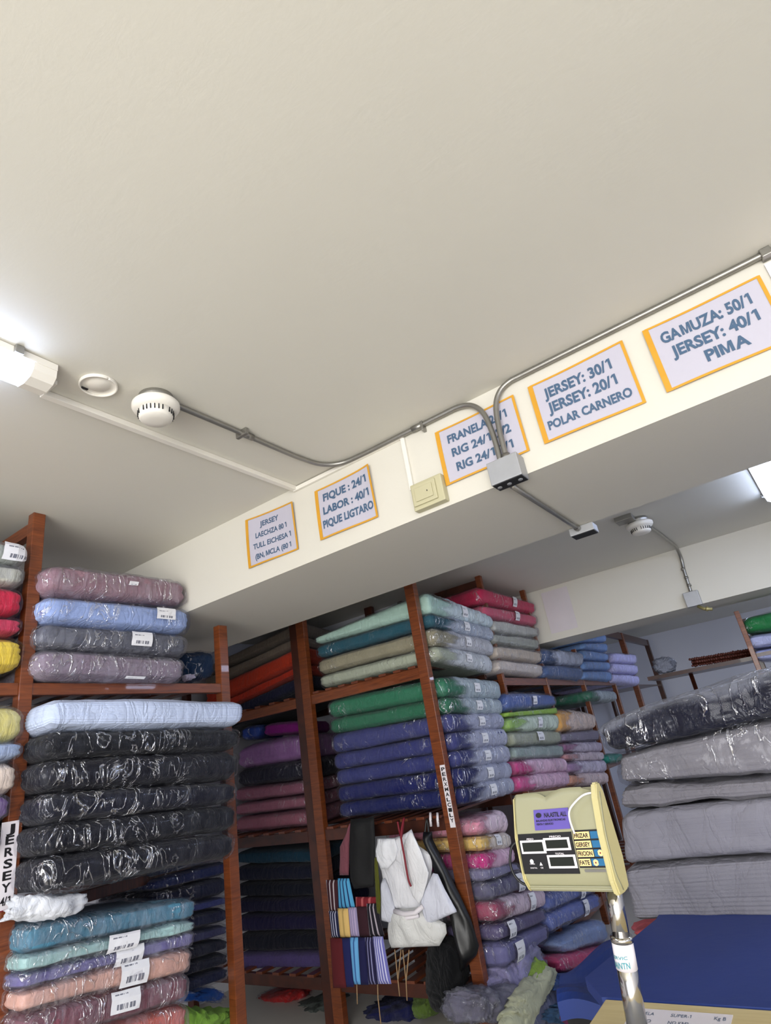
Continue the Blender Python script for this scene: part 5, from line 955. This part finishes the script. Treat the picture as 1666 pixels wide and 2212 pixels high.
pipe('conduit_tube', spline([(-.646, 1.965, 2.47), (-.645, 1.967, 2.60), (-.635, 1.97, 2.70), (-.61, 1.975, 2.755), (-.565, 1.98, 2.783), (-.49, 1.982, 2.787), (-.17, 1.982, 2.787), (.15, 1.982, 2.787), (.36, 1.982, 2.787), (1.2, 1.982, 2.787)]), R0, M['steel'], t, 12)
bm = bmesh.new(); bx(bm, .335, .365, 1.962, 1.9995, 2.768, 2.799, .003); obj('clamp', bm, M['steel'], t)
pipe('coupling', [(-.646, 1.965, 2.462), (-.646, 1.966, 2.487)], R0*1.5, M['steel'], t, 12)
t = thing('junction_box', 'grey steel junction box at the beam bottom under the FRANELA sign', 'junction box', (-.655, 1.95, 2.4))
box('box_body', -.718, -.593, 1.925, 1.9995, 2.368, 2.462, M['steelbox'], t, .003)
box('open_underside', -.714, -.597, 1.930, 1.995, 2.3655, 2.369, M['dark'], t)
bm = bmesh.new()
for x in (-.70, -.66, -.615): lathe(bm, [(.009, 0), (.009, -.003)], (x, 1.962, 2.366), n=14)
obj('knockout', bm, M['steelbox'], t)
t = thing('metal_conduit', 'short metal conduit under the first beam joining two junction boxes', 'conduit', (-.67, 2.4, 2.38))
pipe('conduit_tube', [(-.672, 2.02, 2.378), (-.670, 2.4, 2.379), (-.668, 2.80, 2.379)], R0, M['steel'], t, 12)
pipe('coupling', [(-.668, 2.785, 2.379), (-.668, 2.81, 2.379)], R0*1.4, M['steel'], t, 12)
pipe('conduit_tube', [(-.672, 2.003, 2.40), (-.672, 2.02, 2.379)], R0, M['steel'], t, 12)
t = thing('junction_box', 'small steel junction box on the far lower edge of the first beam', 'junction box', (-.65, 2.87, 2.4))
box('box_body', -.715, -.595, 2.812, 2.895, 2.352, 2.391, M['steelbox'], t, .003)
box('open_underside', -.711, -.599, 2.817, 2.89, 2.349, 2.353, M['dark'], t)
t = thing('metal_conduit', 'thin conduit from the second smoke detector down the second beam', 'conduit', (-.57, 5, 2.78))
pipe('conduit_tube', spline([(-.60, 4.49, 2.782), (-.575, 4.9, 2.783), (-.557, 5.45, 2.783), (-.558, 5.60, 2.765), (-.562, 5.665, 2.70), (-.575, 5.67, 2.58), (-.583, 5.67, 2.40)]), .014, M['steel'], t, 12)
for z in (2.6, 2.52, 2.45): pipe('coupling', [(-.577, 5.67, z), (-.578, 5.67, z+.02)], .018, M['steel'], t, 12)
t = thing('junction_box', 'square grey box plate low on the second beam', 'junction box', (-.587, 5.67, 2.34))
box('box_body', -.648, -.527, 5.635, 5.689, 2.275, 2.402, M['steelbox'], t, .004)
t = thing('pipe_stub', 'small brass coloured pipe fitting under the square grey box', 'pipe fitting', (-.53, 5.66, 2.25))
M['brass'] = plain('dull_brass', (170, 160, 110), .4, .7, .15, 30, .2)
pipe('fitting_body', [(-.57, 5.66, 2.27), (-.53, 5.655, 2.235), (-.47, 5.65, 2.215)], .014, M['brass'], t)
pipe('fitting_nut', [(-.515, 5.655, 2.232), (-.50, 5.653, 2.224)], .022, M['brass'], t, 6)

# ---------------------------------------------------------------- brown patterned roll in the distance
t = thing('patterned_roll', 'brown beaded looking roll lying behind the navy bundle near the far right rack', 'roll', (-.62, 6.5, 1.8))
rr = random.Random(4); bm = bmesh.new()
for i in range(26):
    for j in range(3):
        x = -.88 + i*.021; zc = 1.85 + .03*j + .0; y = 6.5 + rr.uniform(-.02, .02)
        bmesh.ops.create_icosphere(bm, subdivisions=1, radius=.015+rr.uniform(-.003, .003), matrix=Matrix.Translation((x+.01*(j % 2), y-.01*j, zc - (i*.0009))))
o = obj('beads', bm, plain('brown_beads', (92, 44, 34), .45, 0, .4, 60), t); o['kind'] = 'stuff'
pipe('core', [(-.88, 6.53, 1.88), (-.34, 6.53, 1.86)], .032, M['wood2'], t)
box('shelf_board', -1.3, -.36, 6.4, 6.95, 1.79, 1.825, M['wood2'], t)
pipe('support', [(-.95, 6.7, 0), (-.95, 6.7, 1.79)], .02, M['wood2'], t)

# ---------------------------------------------------------------- counter
t = thing('counter', 'cream wooden counter with a blue covered table top carrying the scale and grey pile', 'counter', (.2, 1.9, 0))
bm = bmesh.new()
vs = [(-.65, 1.0), (1.3, 1.0), (1.3, 1.648), (-.65, 1.648)]
bx(bm, -.65, 1.3, .98, 1.648, .868, .9, .004); obj('cream_top', bm, M['cream'], t)
bm = bmesh.new()
pl = [(-.66, 1.652), (1.3, 1.652), (1.3, 3.0), (-.66, 3.0), (-.655, 2.24), (-.735, 1.76)]
lo = [bm.verts.new((x, y, .875)) for x, y in pl]; hi = [bm.verts.new((x, y, .902)) for x, y in pl]
bm.faces.new(lo[::-1]); bm.faces.new(hi)
for k in range(6): bm.faces.new((lo[k], lo[(k+1) % 6], hi[(k+1) % 6], hi[k]))
obj('blue_top', bm, M['blue'], t)
box('carcass', -.60, 1.28, 1.05, 2.95, 0, .868, M['cream'], t, .004)
t = thing('blue_sheet', 'bright blue plastic sheet sagging beside the counter behind the pole', 'sheet', (-.9, 2.1, .75))
M['blue2'] = plain('bright_blue_sheet', (28, 54, 126), .5, 0, .15, 4, .3, 14)
V = []; F = []
nA, nB = 14, 10
c00, c10, c01, c11 = [np.array(q) for q in ((-1.01, 2.15), (-.755, 2.16), (-1.08, 2.38), (-.95, 2.80))]
for j in range(nB+1):
    for i in range(nA+1):
        a = i/nA; b = j/nB; p = (c00*(1-a)+c10*a)*(1-b) + (c01*(1-a)+c11*a)*b
        V.append((p[0], p[1], .70 + .012*math.sin(6*a+4*b) + .01*math.sin(9*b)))
for j in range(nB):
    for i in range(nA): q = j*(nA+1)+i; F.append((q, q+1, q+nA+2, q+nA+1))
n0 = len(V); V += [(x, y, z-.05) for x, y, z in V]; 
top = list(F); F += [tuple(k+n0 for k in f[::-1]) for f in top]
for i in range(nA): F.append((i+1, i, i+n0, i+1+n0)); a = nB*(nA+1)+i; F.append((a, a+1, a+1+n0, a+n0))
for j in range(nB): a = j*(nA+1); F.append((a, a+nA+1, a+nA+1+n0, a+n0)); b = a+nA; F.append((b+nA+1, b, b+n0, b+nA+1+n0))
mesh('sheet_folds', V, F, M['blue2'], t, False)
box('crate', -1.02, -.84, 2.22, 2.50, 0, .645, M['dark'], t)
t = thing('price_list', 'printed price list paper lying on the cream counter by the pole', 'paper', (-.48, 1.5, .9))
pf = strip_fn((-.575, 1.30, .9012), (.205, 0, 0), (0, .31, 0))
sheet('paper', pf, 0, 1, 0, 1, M['whitepaper'], t)
it = []
for i, (a, b, c) in enumerate((('TELA', 'SUPER-1', 'Kg B'), ('TIPO', 'NO KM2', 'M 8'), ('24/1', 'TOP KM 1', 'M 9'), ('30/1', 'SUPER 2', 'M 7'), ('40/1', 'JERSEY 1', 'M 6'))):
    y = .90 - i*.11; it += [(a, .12, .25, y, .045), (b, .42, .62, y, .045), (c, .84, .95, y, .05)]
lettering('lettering', it, pf, M['ink'], t, .0006, .0)

# ---------------------------------------------------------------- weighing scale
SCX, SCY, SCZ = -.637, 1.333, 1.196
wd = Vector((.991, -.134, 0)).normalized(); nn = Vector((-wd.y, wd.x, 0))      # along the face, and into the casing
SW, SH = .206, .184
sc = thing('weighing_scale', 'cream electronic weighing scale head on a chrome pole standing on the counter', 'scale', (-.5, 1.38, .9))
def hp(a, dp, h): return Vector((SCX, SCY, SCZ)) + wd*a + nn*dp + Vector((0, 0, h))
FP = [(0, .012), (.03, -.002), (.09, .0), (.12, .006), (.155, .017), (.1835, .028)]        # face profile: height -> depth
def fdep(h):
    for (h0, d0), (h1, d1) in zip(FP, FP[1:]):
        if h <= h1: return d0 + (d1-d0)*(h-h0)/(h1-h0)
    return FP[-1][1]
def face(a, b, d):                                  # a 0..1 across, b 0..1 up
    h = b*SH; return tuple(hp(a*SW, fdep(max(0, min(SH, h))) - d, h))
# casing
def casing(name, a0, a1, prof, mat, bev=.003):
    bm = bmesh.new(); A = [bm.verts.new(hp(a0, d, h)) for d, h in prof]; B_ = [bm.verts.new(hp(a1, d, h)) for d, h in prof]; n = len(prof)
    bm.faces.new(A); bm.faces.new(B_[::-1])
    for k in range(n): bm.faces.new((A[k], B_[k], B_[(k+1) % n], A[(k+1) % n]))
    bmesh.ops.bevel(bm, geom=[e for e in bm.edges], offset=bev, segments=2, affect='EDGES')
    return obj(name, bm, mat, sc)
casing('back_housing', .006, SW-.012, [(.018, .004), (.046, .002), (.052, .03), (.058, .16), (.052, .182), (.034, .172), (.012, .1), (.004, .03)], M['beige'])
# front panel with a scalloped top edge
nx_, ny_ = 48, 14; V = []
def topline(a):
    if a < .02: return .97
    if a < .38: return .985 - .055*max(0, (a-.22)/.16)**2.2
    if a < .80: x = (a-.38)/.42; return .93 + .075*math.sin(min(1, x*1.9)*math.pi/2) - .02*max(0, x-.7)
    return .985 - .05*(a-.8)/.2
for dd in (0, -.004):
    for j in range(ny_+1):
        for i in range(nx_+1):
            a = i/nx_; b = j/ny_*topline(a); p = face(a, b, dd); V.append(p)
n0 = (nx_+1)*(ny_+1); F = []
for j in range(ny_):
    for i in range(nx_):
        q = (j*(nx_+1)+i, j*(nx_+1)+i+1, (j+1)*(nx_+1)+i+1, (j+1)*(nx_+1)+i); F += [q, tuple(k+n0 for k in q[::-1])]
for i in range(nx_): F.append((i+1, i, i+n0, i+1+n0)); a = ny_*(nx_+1)+i; F.append((a, a+1, a+1+n0, a+n0))
for j in range(ny_): a = j*(nx_+1); F.append((a, a+nx_+1, a+nx_+1+n0, a+n0)); b = a+nx_; F.append((b+nx_+1, b, b+n0, b+nx_+1+n0))
mesh('front_panel', V, F, M['beige'], sc, True)
casing('bottom_lip', 0, SW-.002, [(.008, .010), (.004, .003), (.012, -.004), (.045, -.005), (.05, .003)], M['beige'])
casing('side_cheek', SW-.014, SW-.001, [(.020, .190), (.010, .165), (-.005, .10), (-.011, .02), (-.004, -.006), (.03, -.006), (.046, .0), (.052, .05), (.046, .172), (.036, .190)], M['beige2'])
casing('side_cheek', -.006, .002, [(.024, .176), (-.002, .10), (-.004, .02), (.01, -.004), (.045, -.002), (.052, .04), (.05, .17)], M['beige2'])
def plate(name, a0, a1, b0, b1, mat, d=.002, parent=sc): return sheet(name, face, a0, a1, b0, b1, mat, parent, d, .0018, 6, 6)
T = lambda t_: 1 - t_
dpan = plate('display_panel', .012, .64, T(.83), T(.425), M['black'], .0018)
for (a0, a1, t0, t1) in ((.035, .325, .49, .625), (.315, .61, .475, .60), (.32, .635, .645, .775)):
    fr_ = plate('display_frame', a0, a1, T(t1), T(t0), M['whitepaper'], .003)
    plate('display_screen', a0+.025, a1-.025, T(t1-.022), T(t0+.02), M['lcd'], .0040, fr_)
lettering('panel_lettering', [('PESO', .12, .2, T(.487), .018), ('PRECIO', .39, .52, T(.472), .018), ('TOTAL', .42, .52, T(.642), .018), ('CLASS', .10, .16, T(.735), .012), ('DIGITAL', .10, .18, T(.775), .012), ('CE', .22, .25, T(.775), .014)], face, M['whitepaper'], dpan, .0024, .01)
bm = bmesh.new()
for (a, b, r_) in ((.13, T(.705), .0045),):
    vs = [bm.verts.new(face(a + r_/SW*math.cos(k*.5236), b + r_/SH*math.sin(k*.5236), .0026)) for k in range(12)]; bm.faces.new(vs)
vs = [bm.verts.new(face(*q, .0026)) for q in ((.215, T(.745)), (.25, T(.745)), (.2325, T(.71)))]; bm.faces.new(vs)
obj('panel_emblem', bm, M['whitepaper'], dpan)
mst = plate('maker_sticker', .235, .64, T(.395), T(.19), M['purple'], .0022)
lettering('sticker_lettering', [('NA.ASTIL ALL', .36, .62, T(.27), .045), ('BALANZAS ELECTRONICAS', .26, .60, T(.31), .02), ('VENTA Y SERVICIO', .26, .46, T(.345), .02)], face, M['blackink'], mst, .003, .03)
bm = bmesh.new(); vs = [bm.verts.new(face(.295+.035*math.cos(k*.5236), T(.245)+.026*math.sin(k*.5236), .0032)) for k in range(12)]; bm.faces.new(vs); obj('sticker_emblem', bm, M['blackink'], mst)
kpd = plate('keypad', .655, .955, T(.775), T(.415), M['black'], .002)
for r_, wds in enumerate(('FRIZAR', 'GERSEY', 'FRICION', 'FATE')):
    y1 = T(.43 + r_*.086); y0 = T(.43 + r_*.086 + .068)
    wdt = .17 if r_ < 3 else .12
    plate('key', .665, .665+wdt, y0, y1, M['keycream'], .0032, kpd); plate('key', .675+wdt, .945, y0, y1, M['keyblue'], .0032, kpd)
    lettering('key_lettering', [(wds, .672, .655+wdt, y0+.012, .042)], face, M['blackink'], kpd, .0038, .03)
for a, b in ((.91, T(.635)), (.84, T(.725))):
    bm = bmesh.new(); vs = [bm.verts.new(face(a + .025*math.cos(k*.5236)*(1+.2*(k % 2)), b + .032*math.sin(k*.5236), .004)) for k in range(12)]; bm.faces.new(vs); obj('key_sticker', bm, M['keycream'], kpd)
    bm = bmesh.new(); vs = [bm.verts.new(face(a + .008*math.cos(k*1.047), b + .010*math.sin(k*1.047), .0045)) for k in range(6)]; bm.faces.new(vs); obj('key_sticker', bm, M['red'], kpd)
plate('rating_plate', .70, .945, T(.815), T(.79), M['steel'], .0022)
pipe('white_cable', spline([(-.493, 1.300, 1.30), (-.497, 1.303, 1.325), (-.495, 1.31, 1.342), (-.478, 1.315, 1.357), (-.458, 1.318, 1.367), (-.440, 1.33, 1.366), (-.433, 1.35, 1.35)]), .0019, M['whitepaper'], sc)
pipe('power_cable', spline([(-.625, 1.37, 1.29), (-.664, 1.365, 1.278), (-.676, 1.36, 1.255), (-.679, 1.36, 1.235), (-.672, 1.36, 1.215), (-.655, 1.365, 1.20), (-.62, 1.38, 1.192)]), .0028, M['black'], sc)
# pole in two diameters
pt, pm, pb = Vector((-.4685, 1.375, 1.20)), Vector((-.4815, 1.378, 1.085)), Vector((-.4985, 1.382, .92))
pipe('upper_pole', [pt, pm], .0165, M['chrome'], sc, 24)
pipe('lower_pole', [pm + (pm-pb).normalized()*.002, pb], .0195, M['chrome'], sc, 24)
dirp = (pt-pb).normalized()
pipe('pole_label', [pm - dirp*.035, pm + dirp*.012], .0205, M['whitepaper'], sc, 24)
def pf2(a, b, d):
    ang = -math.pi*.5 - .35 + (a-.5)*2.2; c = pm + dirp*(-.035 + .047*b); r_ = .0207 + d*.3
    return (c.x + r_*math.cos(ang), c.y + r_*math.sin(ang), c.z)
M['teal'] = plain('teal_print', (60, 140, 150), .6)
lettering('pole_lettering', [('MAINTN', 0.05, .95, .10, .22), ('SERVIC', .1, .9, .42, .12)], pf2, M['teal'], sc, .001, .02)
pipe('pole_collar', [pm + dirp*.010, pm + dirp*.020], .0215, M['chrome'], sc, 24)
box('platform', -.62, -.36, 1.18, 1.44, .902, .93, M['steelbox'], sc, .005)
